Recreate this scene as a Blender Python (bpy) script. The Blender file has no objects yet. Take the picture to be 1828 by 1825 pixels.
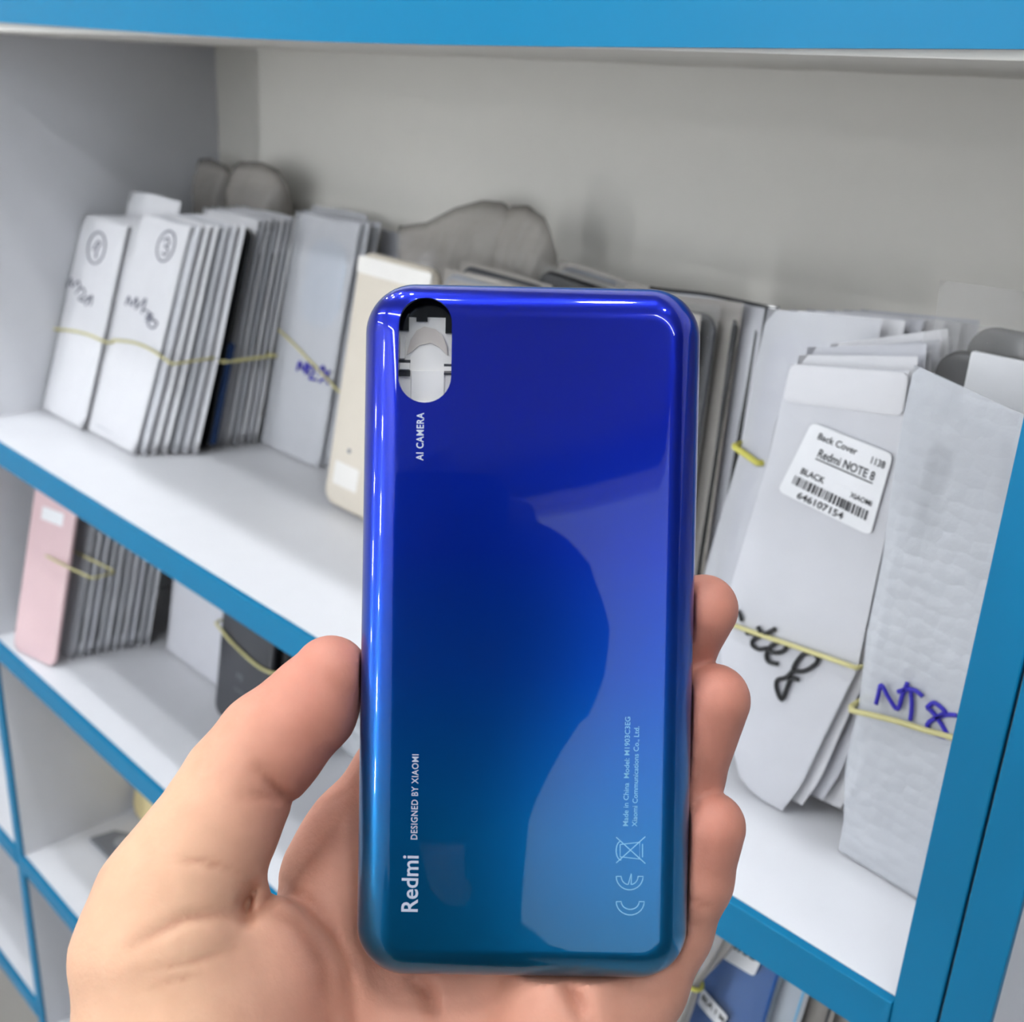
import bpy, bmesh, math, random
import numpy as np
from mathutils import Vector, Matrix
S = bpy.context.scene
COL = S.collection
rnd = random.Random(7)
# ------------------------------------------------------------------ camera
# world: X along the shelves, Y into the shelves, Z up, metres; z=0 is the top of the main shelf
CR = np.array([[0.7001, 0.7123, 0.0490], [0.2904, -0.2215, -0.9309], [-0.6523, 0.6660, -0.3619]])
u_, _, v_ = np.linalg.svd(CR); CR = u_ @ v_
CC = np.array([0.1086, -0.3093, 0.2840]); F = 2005.6
def ray(u, v): return CR.T @ np.array([(u - 914) / F, (v - 912.5) / F, 1.0])
def on_y(u, v, y0, lean=0.0, z0=0.0):
    """point of the picture on the plane through (y0, z0) leaning back by lean radians"""
    n = np.array([0, math.cos(lean), -math.sin(lean)]); d = ray(u, v)
    t = (n @ (np.array([0, y0, z0]) - CC)) / (n @ d); return CC + d * t
def on_z(u, v, z): d = ray(u, v); return CC + d * (z - CC[2]) / d[2]
def cam2w(q):       # camera frame in mm (x right, y down, depth) -> world metres
    return np.asarray(q, float) @ CR / 1000.0 + CC
cam = bpy.data.cameras.new('camera'); co = bpy.data.objects.new('camera', cam); COL.objects.link(co)
M = Matrix([[CR[0][i], -CR[1][i], -CR[2][i], CC[i]] for i in range(3)] + [[0, 0, 0, 1]])
co.matrix_world = M
cam.sensor_fit = 'HORIZONTAL'; cam.sensor_width = 36.0; cam.lens = F / 1828 * 36.0
cam.clip_start = 0.02; cam.clip_end = 30
cam.dof.use_dof = True; cam.dof.focus_distance = 0.262; cam.dof.aperture_fstop = 21
S.camera = co
# ------------------------------------------------------------------ world, exposure
W = bpy.data.worlds.new('world'); S.world = W; W.use_nodes = True
bg = W.node_tree.nodes['Background']; bg.inputs[0].default_value = (0.80, 0.88, 1.0, 1); bg.inputs[1].default_value = 0.25
S.view_settings.view_transform = 'Standard'; S.view_settings.look = 'None'
S.view_settings.exposure = -0.40; S.view_settings.gamma = 1.0
S.cycles.max_bounces = 6; S.cycles.diffuse_bounces = 2; S.cycles.glossy_bounces = 2; S.cycles.transparent_max_bounces = 8
S.cycles.use_adaptive_sampling = True; S.cycles.adaptive_threshold = 0.04
# ceiling lamps: (x, y, length along x, strength)
LAMP_Z = 1.32
LAMPS = [(-1.35, -1.4, 1.15, 46), (0.1, -1.4, 1.15, 46), (-1.35, -2.35, 1.15, 46), (0.6, -2.35, 1.15, 46), (1.45, -0.75, 1.15, 46)]  # last entry is a fill lamp added to brighten the left inner wall
SPOTS = [(x, -0.20) for x in (-1.85, -1.35, -0.85, -0.35, 0.145, 0.65)] + [(x, -0.42) for x in (-1.0, -0.5, 0.04)]
SPOT_W = 235
WINDOW_W = 1.15
LAMP_COL = (0.93, 0.97, 1.0)
# ------------------------------------------------------------------ materials
def srgb(r, g, b):
    f = lambda c: (c / 255 / 12.92) if c <= 10 else ((c / 255 + 0.055) / 1.055) ** 2.4
    return (f(r), f(g), f(b), 1)
def mat(name, col, rough=0.5, metal=0.0, var=0.04, scale=60, bump=0.0, bscale=200, coat=0.0, spec=0.5, emit=0, sss=0.0):
    m = bpy.data.materials.new(name); m.use_nodes = True; nt = m.node_tree; b = nt.nodes['Principled BSDF']
    if len(col) == 3: col = srgb(*col)
    tc = nt.nodes.new('ShaderNodeTexCoord'); nz = nt.nodes.new('ShaderNodeTexNoise'); nz.inputs['Scale'].default_value = scale
    nt.links.new(tc.outputs['Object'], nz.inputs['Vector'])
    mx = nt.nodes.new('ShaderNodeMix'); mx.data_type = 'RGBA'
    mx.inputs['A'].default_value = [c * (1 - var) for c in col[:3]] + [1]
    mx.inputs['B'].default_value = [min(1, c * (1 + var)) for c in col[:3]] + [1]
    nt.links.new(nz.outputs['Fac'], mx.inputs['Factor']); nt.links.new(mx.outputs['Result'], b.inputs['Base Color'])
    b.inputs['Roughness'].default_value = rough; b.inputs['Metallic'].default_value = metal
    b.inputs['Coat Weight'].default_value = coat; b.inputs['Coat Roughness'].default_value = 0.02
    b.inputs['Specular IOR Level'].default_value = spec
    if sss: b.inputs['Subsurface Weight'].default_value = sss
    if emit:
        b.inputs['Emission Color'].default_value = col; b.inputs['Emission Strength'].default_value = emit
    if bump:
        n2 = nt.nodes.new('ShaderNodeTexNoise'); n2.inputs['Scale'].default_value = bscale
        nt.links.new(tc.outputs['Object'], n2.inputs['Vector'])
        bp = nt.nodes.new('ShaderNodeBump'); bp.inputs['Strength'].default_value = bump; bp.inputs['Distance'].default_value = 0.002
        nt.links.new(n2.outputs['Fac'], bp.inputs['Height']); nt.links.new(bp.outputs['Normal'], b.inputs['Normal'])
    return m
def film(name, col, clear, rough=0.35, bump=0.25, bscale=70, bubbles=False):
    """frosted plastic film: part see-through, part diffusing, glossy"""
    m = mat(name, col, rough, bump=0 if bubbles else bump, bscale=bscale); nt = m.node_tree; b = nt.nodes['Principled BSDF']
    out = nt.nodes['Material Output']; tr = nt.nodes.new('ShaderNodeBsdfTransparent'); ms = nt.nodes.new('ShaderNodeMixShader')
    ms.inputs[0].default_value = 1 - clear
    nt.links.new(tr.outputs[0], ms.inputs[1]); nt.links.new(b.outputs[0], ms.inputs[2]); nt.links.new(ms.outputs[0], out.inputs[0])
    if bubbles:
        tc = nt.nodes.new('ShaderNodeTexCoord')
        vo = nt.nodes.new('ShaderNodeTexVoronoi'); vo.inputs['Scale'].default_value = 170; vo.inputs['Randomness'].default_value = 0.45
        nz = nt.nodes.new('ShaderNodeTexNoise'); nz.inputs['Scale'].default_value = 60; nz.inputs['Detail'].default_value = 8; nz.inputs['Roughness'].default_value = 0.7
        ad = nt.nodes.new('ShaderNodeMath'); ad.operation = 'SUBTRACT'
        nt.links.new(tc.outputs['Object'], vo.inputs['Vector']); nt.links.new(tc.outputs['Object'], nz.inputs['Vector'])
        nt.links.new(nz.outputs['Fac'], ad.inputs[0]); nt.links.new(vo.outputs['Distance'], ad.inputs[1])
        bp = nt.nodes.new('ShaderNodeBump'); bp.inputs['Strength'].default_value = 0.3; bp.inputs['Distance'].default_value = 0.003
        nt.links.new(ad.outputs[0], bp.inputs['Height']); nt.links.new(bp.outputs['Normal'], b.inputs['Normal'])
    return m
MT = dict(
    white=mat('white_laminate', (226, 226, 230), 0.38, var=0.02),
    panel=mat('white_back_panel', (224, 220, 212), 0.55, var=0.02),
    teal=mat('teal_edge_band', (0, 116, 160), 0.42, var=0.05, scale=14, spec=0.25),
    teal_lit=mat('teal_fascia_lit', (0, 120, 164), 0.38, var=0.05, scale=10, spec=0.25),  # edge band teal again, slightly lighter to put the light into its colour
    seam=mat('dark_seam', (40, 52, 60), 0.8),
    paper=mat('white_sleeve_paper', (222, 221, 224), 0.6, bump=0.12, bscale=60),
    paper2=mat('grey_white_sleeve', (200, 200, 206), 0.55, bump=0.12, bscale=60),
    frost=film('frosted_sleeve', (226, 226, 231), 0.22, 0.4),
    frost2=film('clear_sleeve', (228, 229, 234), 0.38, 0.22),
    wrap=film('bubble_wrap_film', (232, 235, 241), 0.36, 0.11, bubbles=True),
    wrapc=film('bubble_wrap_clear', (190, 183, 176), 0.42, 0.16, bubbles=True),
    wrapd=film('bubble_wrap_thin', (210, 208, 206), 0.86, 0.12, bubbles=True),
    black=mat('black_gloss_plastic', (12, 13, 15), 0.12),
    dark=mat('dark_grey_plastic', (52, 53, 58), 0.3),
    navy=mat('dark_blue_shine', (8, 40, 82), 0.1, metal=0.3),
    grey=mat('grey_plastic', (128, 130, 136), 0.35),
    silver=mat('silver_plastic', (176, 178, 184), 0.3, metal=0.2),
    lilac=mat('pale_lilac_plastic', (176, 178, 198), 0.3),
    palegrey=mat('pale_grey_plastic', (176, 177, 181), 0.35),
    paleblue=mat('pale_blue_highlight', (150, 178, 205), 0.2, metal=0.2),
    cream=mat('cream_plastic', (226, 216, 200), 0.35),
    pink=mat('pale_pink_plastic', (222, 190, 192), 0.35),
    yellow=mat('pale_yellow_plastic', (236, 216, 160), 0.4),
    blue=mat('blue_gloss_plastic', (18, 84, 160), 0.12, metal=0.3),
    skyblue=mat('sky_blue_plastic', (128, 190, 226), 0.25),
    rubber=mat('rubber_band_yellow', (206, 198, 140), 0.5),
    rubber2=mat('rubber_band_bright', (214, 206, 96), 0.5),
    ink=mat('black_marker_ink', (22, 22, 24), 0.5),
    inkgrey=mat('faded_marker_ink', (96, 96, 112), 0.6),
    inkblue=mat('blue_marker_ink', (44, 34, 170), 0.5),
    label=mat('white_label_paper', (238, 238, 240), 0.5),
    print=mat('label_print', (46, 46, 50), 0.7),
    silverink=mat('silver_print', (196, 204, 220), 0.4, metal=0.2),
    ghostink=mat('pale_blue_print', (128, 186, 218), 0.4),
    insert=mat('white_inner_plastic', (242, 238, 232), 0.5),
    insertb=mat('beige_inner_plastic', (214, 204, 194), 0.55),
    wall=mat('painted_wall', (232, 234, 238), 0.8, var=0.02, scale=3),
    wall_dark=mat('dark_wall', (70, 72, 78), 0.7, var=0.03, scale=3),
    ceiling_paint=mat('grey_ceiling_paint', (150, 152, 156), 0.8, var=0.02, scale=3),
    floor=mat('floor_tile', (190, 186, 180), 0.4, scale=4),
    lamp=mat('lamp_tube', (255, 255, 255), 0.4),
    shirt=mat('dark_shirt_cloth', (30, 32, 40), 0.9, bump=0.3, bscale=400),
    hair=mat('black_hair', (10, 9, 9), 0.6, bump=0.5, bscale=150),
)
# ------------------------------------------------------------------ object helpers
def link(name, me, m, parent=None, smooth=True, loc=None):
    if smooth: me.polygons.foreach_set('use_smooth', [True] * len(me.polygons))
    o = bpy.data.objects.new(name, me); COL.objects.link(o)
    if m is not None and not me.materials: me.materials.append(MT[m] if isinstance(m, str) else m)
    if parent is not None: o.parent = parent
    if loc is not None: o.location = loc
    return o
def tag(o, label=None, cat=None, group=None, kind=None):
    for k, v in (('label', label), ('category', cat), ('group', group), ('kind', kind)):
        if v: o[k] = v
    return o
def empty(name, loc=(0, 0, 0), rot=(0, 0, 0), label=None, cat=None, group=None):
    o = bpy.data.objects.new(name, None); COL.objects.link(o); o.location = loc; o.rotation_euler = rot
    o.empty_display_size = 0.02
    return tag(o, label, cat, group)
def bm_mesh(name, bm, normals=True):
    if normals: bmesh.ops.recalc_face_normals(bm, faces=bm.faces[:])
    me = bpy.data.meshes.new(name); bm.to_mesh(me); bm.free(); return me
def box(bm, x0, x1, y0, y1, z0, z1, bev=0.0):
    vs = [bm.verts.new(p) for p in ((x0, y0, z0), (x1, y0, z0), (x1, y1, z0), (x0, y1, z0), (x0, y0, z1), (x1, y0, z1), (x1, y1, z1), (x0, y1, z1))]
    fs = [bm.faces.new([vs[i] for i in f]) for f in ((0, 3, 2, 1), (4, 5, 6, 7), (0, 1, 5, 4), (1, 2, 6, 5), (2, 3, 7, 6), (3, 0, 4, 7))]
    if bev:
        es = list({e for f in fs for e in f.edges})
        bmesh.ops.bevel(bm, geom=es, offset=bev, segments=2, profile=0.6, affect='EDGES')
def boxo(name, x0, x1, y0, y1, z0, z1, m, parent=None, bev=0.0008):
    bm = bmesh.new(); box(bm, x0, x1, y0, y1, z0, z1, bev); return link(name, bm_mesh(name, bm), m, parent, smooth=False)
def tube(pts, r, closed=False, n=8, flat=1.0, name='tube'):
    P = np.array(pts, float); N = len(P); bm = bmesh.new(); rings = []
    prev = None
    for i in range(N):
        a = P[(i - 1) % N] if (closed or i > 0) else P[i]; b = P[(i + 1) % N] if (closed or i < N - 1) else P[i]
        t = b - a; t /= (np.linalg.norm(t) + 1e-12)
        if prev is None:
            h = np.array([0, 0, 1.0]) if abs(t[2]) < 0.9 else np.array([1.0, 0, 0])
        else: h = prev
        s = h - t * (h @ t); s /= (np.linalg.norm(s) + 1e-12); prev = s; q = np.cross(t, s)
        rr = r[i] if hasattr(r, '__len__') else r
        rings.append([bm.verts.new(P[i] + rr * (math.cos(2 * math.pi * k / n) * s + flat * math.sin(2 * math.pi * k / n) * q)) for k in range(n)])
    for i in range(N if closed else N - 1):
        A, B = rings[i], rings[(i + 1) % N]
        for k in range(n): bm.faces.new((A[k], A[(k + 1) % n], B[(k + 1) % n], B[k]))
    if not closed:
        bm.faces.new(rings[0][::-1]); bm.faces.new(rings[-1])
    return bm_mesh(name, bm)
def smooth_line(pts, n=6):
    P = [np.array(p, float) for p in pts]
    if len(P) < 3: return P
    out = []
    for i in range(len(P) - 1):
        p0 = P[max(0, i - 1)]; p1 = P[i]; p2 = P[i + 1]; p3 = P[min(len(P) - 1, i + 2)]
        for k in range(n):
            t = k / n
            out.append(0.5 * ((2 * p1) + (-p0 + p2) * t + (2 * p0 - 5 * p1 + 4 * p2 - p3) * t * t + (-p0 + 3 * p1 - 3 * p2 + p3) * t ** 3))
    out.append(P[-1]); return out
def text_into(bm, body, size, xf, extrude=0.0, bold=0.0, align='LEFT', spacing=1.0):
    c = bpy.data.curves.new('t', 'FONT'); c.body = body; c.size = size; c.extrude = extrude; c.offset = bold; c.align_x = align; c.space_character = spacing
    c.resolution_u = 3
    o = bpy.data.objects.new('t', c); me = bpy.data.meshes.new_from_object(o)
    t = bmesh.new(); t.from_mesh(me); bpy.data.objects.remove(o); bpy.data.curves.remove(c)
    vm = {v: bm.verts.new(xf(v.co)) for v in t.verts}
    for f in t.faces:
        try: bm.faces.new([vm[v] for v in f.verts])
        except ValueError: pass
    t.free(); bpy.data.meshes.remove(me)
def rrect(w, h, r, n=10):
    """rounded rectangle outline, centred, counter-clockwise"""
    P = []
    for cx, cy, a0 in ((w / 2 - r, h / 2 - r, 0), (-w / 2 + r, h / 2 - r, 90), (-w / 2 + r, -h / 2 + r, 180), (w / 2 - r, -h / 2 + r, 270)):
        for k in range(n + 1):
            a = math.radians(a0 + 90 * k / n); P.append((cx + r * math.cos(a), cy + r * math.sin(a)))
    return P
def slab(w, h, r, t, edge=0.0012, n=6, zbase=True):
    """phone-cover shaped solid: x width, z height, y thickness (front at y=0)"""
    bm = bmesh.new(); rings = []
    for ins, y in ((edge * 1.0, 0), (edge * 0.3, edge * 0.3), (0, edge), (0, t - edge), (edge * 0.3, t - edge * 0.3), (edge, t)):
        rings.append([bm.verts.new((x, y, z + (h / 2 if zbase else 0))) for x, z in rrect(w - 2 * ins, h - 2 * ins, max(r - ins, 0.0005), n)])
    for A, B in zip(rings, rings[1:]):
        for k in range(len(A)): bm.faces.new((A[k], A[(k + 1) % len(A)], B[(k + 1) % len(A)], B[k]))
    bm.faces.new(rings[0][::-1]); bm.faces.new(rings[-1])
    return bm_mesh('slab', bm)
def auto_smooth(me, ang=0.6):
    me.polygons.foreach_set('use_smooth', [True] * len(me.polygons))
    try: me.set_sharp_from_angle(angle=ang)
    except Exception: pass
def pouch_mesh(w, h, t, seed=0, wob=0.0006, nu=10, nv=16):
    """flat sleeve: x width, z height, flat front at y=0, body bulging back to y=t, thin seams at the rim"""
    r = random.Random(seed); bm = bmesh.new(); F_, B_ = [], []
    ph = [r.uniform(0, 6) for _ in range(4)]
    for j in range(nv + 1):
        v = j / nv; fr, br = [], []
        for i in range(nu + 1):
            u = i / nu; s = min(1, min(u, 1 - u) * 9, min(v, 1 - v) * 14); s = math.sin(s * math.pi / 2)
            x = (u - 0.5) * w + wob * math.sin(5 * v + ph[0]); z = v * h + wob * math.sin(7 * u + ph[1]) * v
            mid = t * 0.5
            fr.append(bm.verts.new((x, mid - (mid - 0.0002) * s + wob * 0.2 * math.sin(9 * v + 4 * u + ph[2]), z)))
            br.append(bm.verts.new((x, mid + (mid - 0.0002) * s + wob * 0.2 * math.sin(8 * v + 3 * u + ph[3]), z)) if 0 < i < nu and 0 < j < nv else fr[-1])
        F_.append(fr); B_.append(br)
    for j in range(nv):
        for i in range(nu):
            bm.faces.new((F_[j][i], F_[j][i + 1], F_[j + 1][i + 1], F_[j + 1][i]))
            q = [B_[j][i], B_[j + 1][i], B_[j + 1][i + 1], B_[j][i + 1]]
            bm.faces.new(q)
    me = bm_mesh('pouch', bm); auto_smooth(me, 0.9); return me
def resample(pts, n):
    P = np.array(pts, float); d = np.r_[0, np.cumsum(np.linalg.norm(np.diff(P, axis=0), axis=1))]
    t = np.linspace(0, d[-1], n); return np.stack([np.interp(t, d, P[:, k]) for k in range(P.shape[1])], 1)
def loft_pouch(L, R, t, nu=12, nv=30, bump=0.0, seed=0, keep=0.25):
    """sleeve between two 3D edge lines (bottom to top), bulging back by t; bump = lumps in metres"""
    rg = np.random.RandomState(seed); A = resample(L, nv + 1); B = resample(R, nv + 1)
    bm = bmesh.new(); F_, B_ = [], []
    lump = rg.rand(nv + 3, nu + 3)
    for j in range(nv + 1):
        v = j / nv; fr, br = [], []
        for i in range(nu + 1):
            u = i / nu; p = A[j] * (1 - u) + B[j] * u
            s = min(1, min(u, 1 - u) * 7, min(v, 1 - v) * 12 + 0.0); s = math.sin(s * math.pi / 2)
            l = (lump[j, i] + lump[j + 1, i] + lump[j, i + 1] + lump[j + 1, i + 1]) / 4
            a = p + np.array([0, t * keep * (1 - s) - bump * l * s, 0]); fr.append(bm.verts.new(a))
            rim = i in (0, nu) or j in (0, nv)
            br.append(fr[-1] if rim else bm.verts.new(p + np.array([0, t * keep + t * (1 - keep) * s + bump * l * s * 0.5, 0])))
        F_.append(fr); B_.append(br)
    for j in range(nv):
        for i in range(nu):
            bm.faces.new((F_[j][i], F_[j][i + 1], F_[j + 1][i + 1], F_[j + 1][i])); bm.faces.new((B_[j][i], B_[j + 1][i], B_[j + 1][i + 1], B_[j][i + 1]))
    me = bm_mesh('loft', bm); auto_smooth(me, 0.9); return me
def strokes(name, lines, r, m, parent=None, flat=0.35, closed=False):
    """pen strokes: thin flattened tubes through 3D points, one mesh"""
    bm = bmesh.new()
    for ln in lines:
        me = tube(smooth_line(ln, 5), r, n=6, flat=1.0); bm.from_mesh(me); bpy.data.meshes.remove(me)
    return link(name, bm_mesh(name, bm), m, parent)
def set_parent_world(o, parent):
    o.parent = parent; o.matrix_parent_inverse = Matrix.LocRotScale(parent.location, parent.rotation_euler, parent.scale).inverted()
# ------------------------------------------------------------------ the shop room
XW, DP, HT = -0.818, 0.2414, 0.2935           # left divider, shelf depth, underside of the board above
ZB, ZC, ZD = -0.1966, -0.430, -0.645
RX0, RX1, RY0, RY1, RZ0, RZ1 = -3.0, 2.2, -2.7, 0.29, -1.15, 1.40
def struct(o): o['kind'] = 'structure'; return o
struct(boxo('floor', RX0, RX1, RY0, RY1, RZ0 - 0.05, RZ0, 'floor', bev=0))
struct(boxo('ceiling', RX0, RX1, RY0, RY1, RZ1, RZ1 + 0.05, 'ceiling_paint', bev=0))
struct(boxo('wall_back', RX0, RX1, RY1, RY1 + 0.08, RZ0, RZ1, 'wall', bev=0))
struct(boxo('wall_front', RX0, RX1, RY0 - 0.08, RY0, RZ0, RZ1, 'wall', bev=0))
struct(boxo('wall_left', RX0 - 0.08, RX0, RY0, RY1, RZ0, RZ1, 'wall', bev=0))
struct(boxo('wall_right', RX1, RX1 + 0.08, RY0, RY1, RZ0, RZ1, 'wall_dark', bev=0))
for k, (lx, ly, ll, st) in enumerate(LAMPS):
    e = empty('ceiling_lamp', (lx, ly, RZ1), label='long white fluorescent tube lamp on the ceiling', cat='lamp', group='ceiling tube lamps')  # the last of these is the added fill lamp
    boxo('lamp_housing', -ll / 2 - 0.03, ll / 2 + 0.03, -0.035, 0.035, -0.04, -0.0005, 'white', e)
    me = tube([(-ll / 2, 0, -0.062), (ll / 2, 0, -0.062)], 0.02, n=12); tb = link('lamp_tube', me, None, e)
    m = bpy.data.materials.new('lamp_light'); m.use_nodes = True; b = m.node_tree.nodes['Principled BSDF']
    b.inputs['Emission Color'].default_value = (*LAMP_COL, 1); b.inputs['Emission Strength'].default_value = st; me.materials.append(m)
def lamp_mat(name, col, st):
    m = bpy.data.materials.new(name); m.use_nodes = True; p = m.node_tree.nodes['Principled BSDF']
    p.inputs['Base Color'].default_value = (*col, 1); p.inputs['Emission Color'].default_value = (*col, 1); p.inputs['Emission Strength'].default_value = st; MT[name] = m; return m
lamp_mat('spot_light', LAMP_COL, SPOT_W); lamp_mat('strip_light', (0.95, 0.98, 1.0), 280); lamp_mat('daylight_pane', (0.72, 0.86, 1.0), WINDOW_W)
def disc(r, z0, z1, n=24): return tube([(0, 0, z0), (0, 0, z1)], r, n=n)
for k, (x, y) in enumerate(SPOTS):
    e = empty('ceiling_spotlight', (x, y, RZ1), label='small round white spotlight in the ceiling', cat='spotlight', group='ceiling spotlights')
    link('housing', tube([(0.047 * math.cos(a), 0.047 * math.sin(a), -0.008) for a in np.linspace(0, 2 * math.pi, 32, endpoint=False)], 0.0075, True), 'white', e); link('diffuser', disc(0.036, -0.012, -0.006), 'spot_light', e)
for x, z0, n in ((-0.36, 1.10, 6), (-1.55, 0.62, 7)):
    e = empty('wall_light_strip', (x, RY0, z0), label='vertical strip of white wall lights opposite the cabinet', cat='light strip', group='wall light strips')
    boxo('mount', -0.035, 0.035, 0.0005, 0.012, -0.24 * n + 0.1, 0.1, 'white', e)
    for k in range(n): boxo('light_segment', -0.018, 0.018, 0.0125, 0.03, -0.24 * k - 0.035 + 0.03 * (k % 2), -0.24 * k + 0.03 + 0.02 * (k % 3), 'strip_light', e, bev=0.002)
# shop window to the right, daylight behind the glass
w1 = boxo('window_1', RX1 - 0.02, RX1 - 0.004, -2.62, -1.15, -0.10, 1.22, 'daylight_pane', bev=0); w1['kind'] = 'structure'
for nm, a in (('trim_1', (-2.68, -2.62, -0.16, 1.28)), ('trim_2', (-1.15, -1.09, -0.16, 1.28)), ('trim_3', (-2.62, -1.15, -0.16, -0.10)), ('trim_4', (-2.62, -1.15, 1.22, 1.28))):
    struct(boxo(nm, RX1 - 0.05, RX1 - 0.001, *a, 'white', bev=0))
# ------------------------------------------------------------------ display cabinet
cab = empty('display_cabinet', (-0.6, 0, RZ0), label='white shelf cabinet with bright blue edge bands holding the phone covers', cat='cabinet')
def P_(o): set_parent_world(o, cab); return o
PW = 0.0147
bpy.context.view_layer.update()
def shelf_board(x0, x1, zt, th=0.018):
    s = P_(boxo('shelf', x0, x1, 0.0, DP, zt - th, zt, 'white', bev=0.0004))
    bm = bmesh.new(); box(bm, x0, x1, -0.0042, -0.0001, zt - th, zt, 0.0005)
    e = link('edge_band', bm_mesh('edge_band', bm), 'teal', s, smooth=False); e['label'] = 'bright blue edge band'
    return s
def upright(x0, x1, z0, z1):
    s = P_(boxo('side_panel', x0, x1, 0.0, DP, z0, z1, 'white', bev=0.0004))
    e = boxo('edge_band', x0, x1, -0.0034, -0.0001, z0, z1, 'teal', s, bev=0.0006); e['label'] = 'bright blue edge band'
    return s
XL = -1.62
shelf_board(XW, 0, 0); shelf_board(XW, 0, ZB); shelf_board(XW, 0, ZC); shelf_board(XW, 0, ZD)
upright(XW - 0.0135, XW, RZ0, 0.36); upright(0, PW, RZ0, 0.36); upright(XL - 0.0135, XL, RZ0, 0.36)
xd = XW - 0.0135
for z in (0.0, ZC, -0.621): shelf_board(XL, xd, z)
b = P_(boxo('back_panel', XL - 0.0135, PW, DP, DP + 0.006, RZ0, 0.36, 'panel', bev=0)); b['label'] = 'off-white back panel'
# top board with a bowed blue fascia
top = P_(boxo('top_board', XL, PW, 0.0, DP, HT, HT + 0.018, 'panel', bev=0.0004))
bm = bmesh.new()
FZ = [(-1.62, .3005), (-1.0, .300), (-.80, .2995), (-.667, .2987), (-.56, .2966), (-.462, .2947), (-.39, .2935), (-.3217, .293), (-.25, .2931), (-.1827, .2937), (-.0917, .295), (-.0208, .2962), (PW, .2966)]
rows = []
for x, z in FZ:
    rows.append([bm.verts.new(p) for p in ((x, -0.0040, z), (x, -0.0001, z), (x, -0.0001, 0.36), (x, -0.0040, 0.36))])
for A, B in zip(rows, rows[1:]):
    for k in range(4): bm.faces.new((A[k], A[(k + 1) % 4], B[(k + 1) % 4], B[k]))
bm.faces.new(rows[0]); bm.faces.new(rows[-1][::-1])
e = link('fascia', bm_mesh('fascia', bm), 'teal_lit', top, smooth=False); e['label'] = 'bright blue fascia board'
# neighbouring cabinet to the right, its side board against ours with a dark seam between
cab2 = empty('display_cabinet', (0.4, 0, RZ0), label='white neighbouring cabinet right of the double blue upright', cat='cabinet'); bpy.context.view_layer.update()
def P2(o): set_parent_world(o, cab2); return o
s = P2(boxo('side_panel', PW + 0.0009, 0.0305, 0.0, DP, RZ0, 0.36, 'white', bev=0.0004)); e = boxo('edge_band', PW + 0.0009, 0.0305, -0.0034, -0.0001, RZ0, 0.36, 'teal', s, bev=0.0006); e['label'] = 'bright blue edge band'
P2(boxo('back_panel', 0.0305, 0.80, DP, DP + 0.006, RZ0, 0.36, 'panel', bev=0))
for z in (-0.05, 0.30, -0.40):
    s = P2(boxo('shelf', 0.0305, 0.80, 0, DP, z - 0.018, z, 'white', bev=0.0004)); boxo('edge_band', 0.0305, 0.80, -0.0032, -0.0001, z - 0.018, z, 'teal', s, bev=0.0005)
P2(boxo('side_panel', 0.80, 0.815, 0, DP, RZ0, 0.36, 'white', bev=0.0004))



# ------------------------------------------------------------------ phone covers in sleeves
CW, CH = 0.073, 0.150
cover_me = {}
def cover_mesh(w, h, r=0.009, t=0.0024):
    k = (w, h, r, t)
    if k not in cover_me: cover_me[k] = slab(w, h, r, t); auto_smooth(cover_me[k], 0.8)
    return cover_me[k].copy()
def packet(x1, y0, lean, z0, w, h, t, sleeve, cover, label, group=None, yaw=0.0, roll=0.0, seed=0, cw=CW, ch=CH, cz=0.006, coff=0.0):
    """one sleeve with a cover in it; x1 = right edge, y0 = front at the bottom"""
    e = empty('sleeved_phone_cover', (x1 - w / 2, y0, z0 + 0.0009 + t * math.sin(math.radians(lean)) + abs(math.sin(math.radians(roll))) * w / 2), (-math.radians(lean), math.radians(roll), math.radians(yaw)), label, 'phone cover', group)
    link('sleeve', pouch_mesh(w, h, t, seed), sleeve, e)
    c = link('cover', cover_mesh(cw, ch), cover, e, False, (coff, t * 0.5 - 0.0012, cz)); return e
def copy_thing(e, x1, y0, lean, w, label, group, roll=0.0, yaw=0.0, dz=0.0, sleeve=None, cover=None):
    n = e.copy(); COL.objects.link(n); n.location = (x1 - w / 2, y0, e.location.z + dz + abs(math.sin(math.radians(roll))) * w / 2 * (abs(e.rotation_euler[1]) < .01)); n.rotation_euler = (-math.radians(lean), math.radians(roll), math.radians(yaw))
    n['label'] = label
    if group: n['group'] = group
    for ch in list(e.children):
        if not ch.name.startswith(('sleeve', 'cover')): continue
        c = ch.copy(); COL.objects.link(c); c.parent = n
        sw = sleeve if ch.name.startswith('sleeve') else cover
        if sw: c.data = ch.data.copy(); c.data.materials[0] = MT[sw]
    return n
ORD = ['front', 'second', 'third', 'fourth', 'fifth', 'sixth', 'seventh', 'eighth', 'ninth', 'tenth', 'eleventh', 'twelfth']
def plane_pts(pts, y0, lean, z0, off=0.0008):
    n = np.array([0, math.cos(math.radians(lean)), -math.sin(math.radians(lean))])
    return [on_y(u, v, y0, math.radians(lean), z0) - n * off for u, v in pts]
def into(o, e):      # a mesh made in world coordinates becomes a part of thing e
    bpy.context.view_layer.update(); o.parent = e; o.matrix_parent_inverse = e.matrix_world.inverted(); return o
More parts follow.
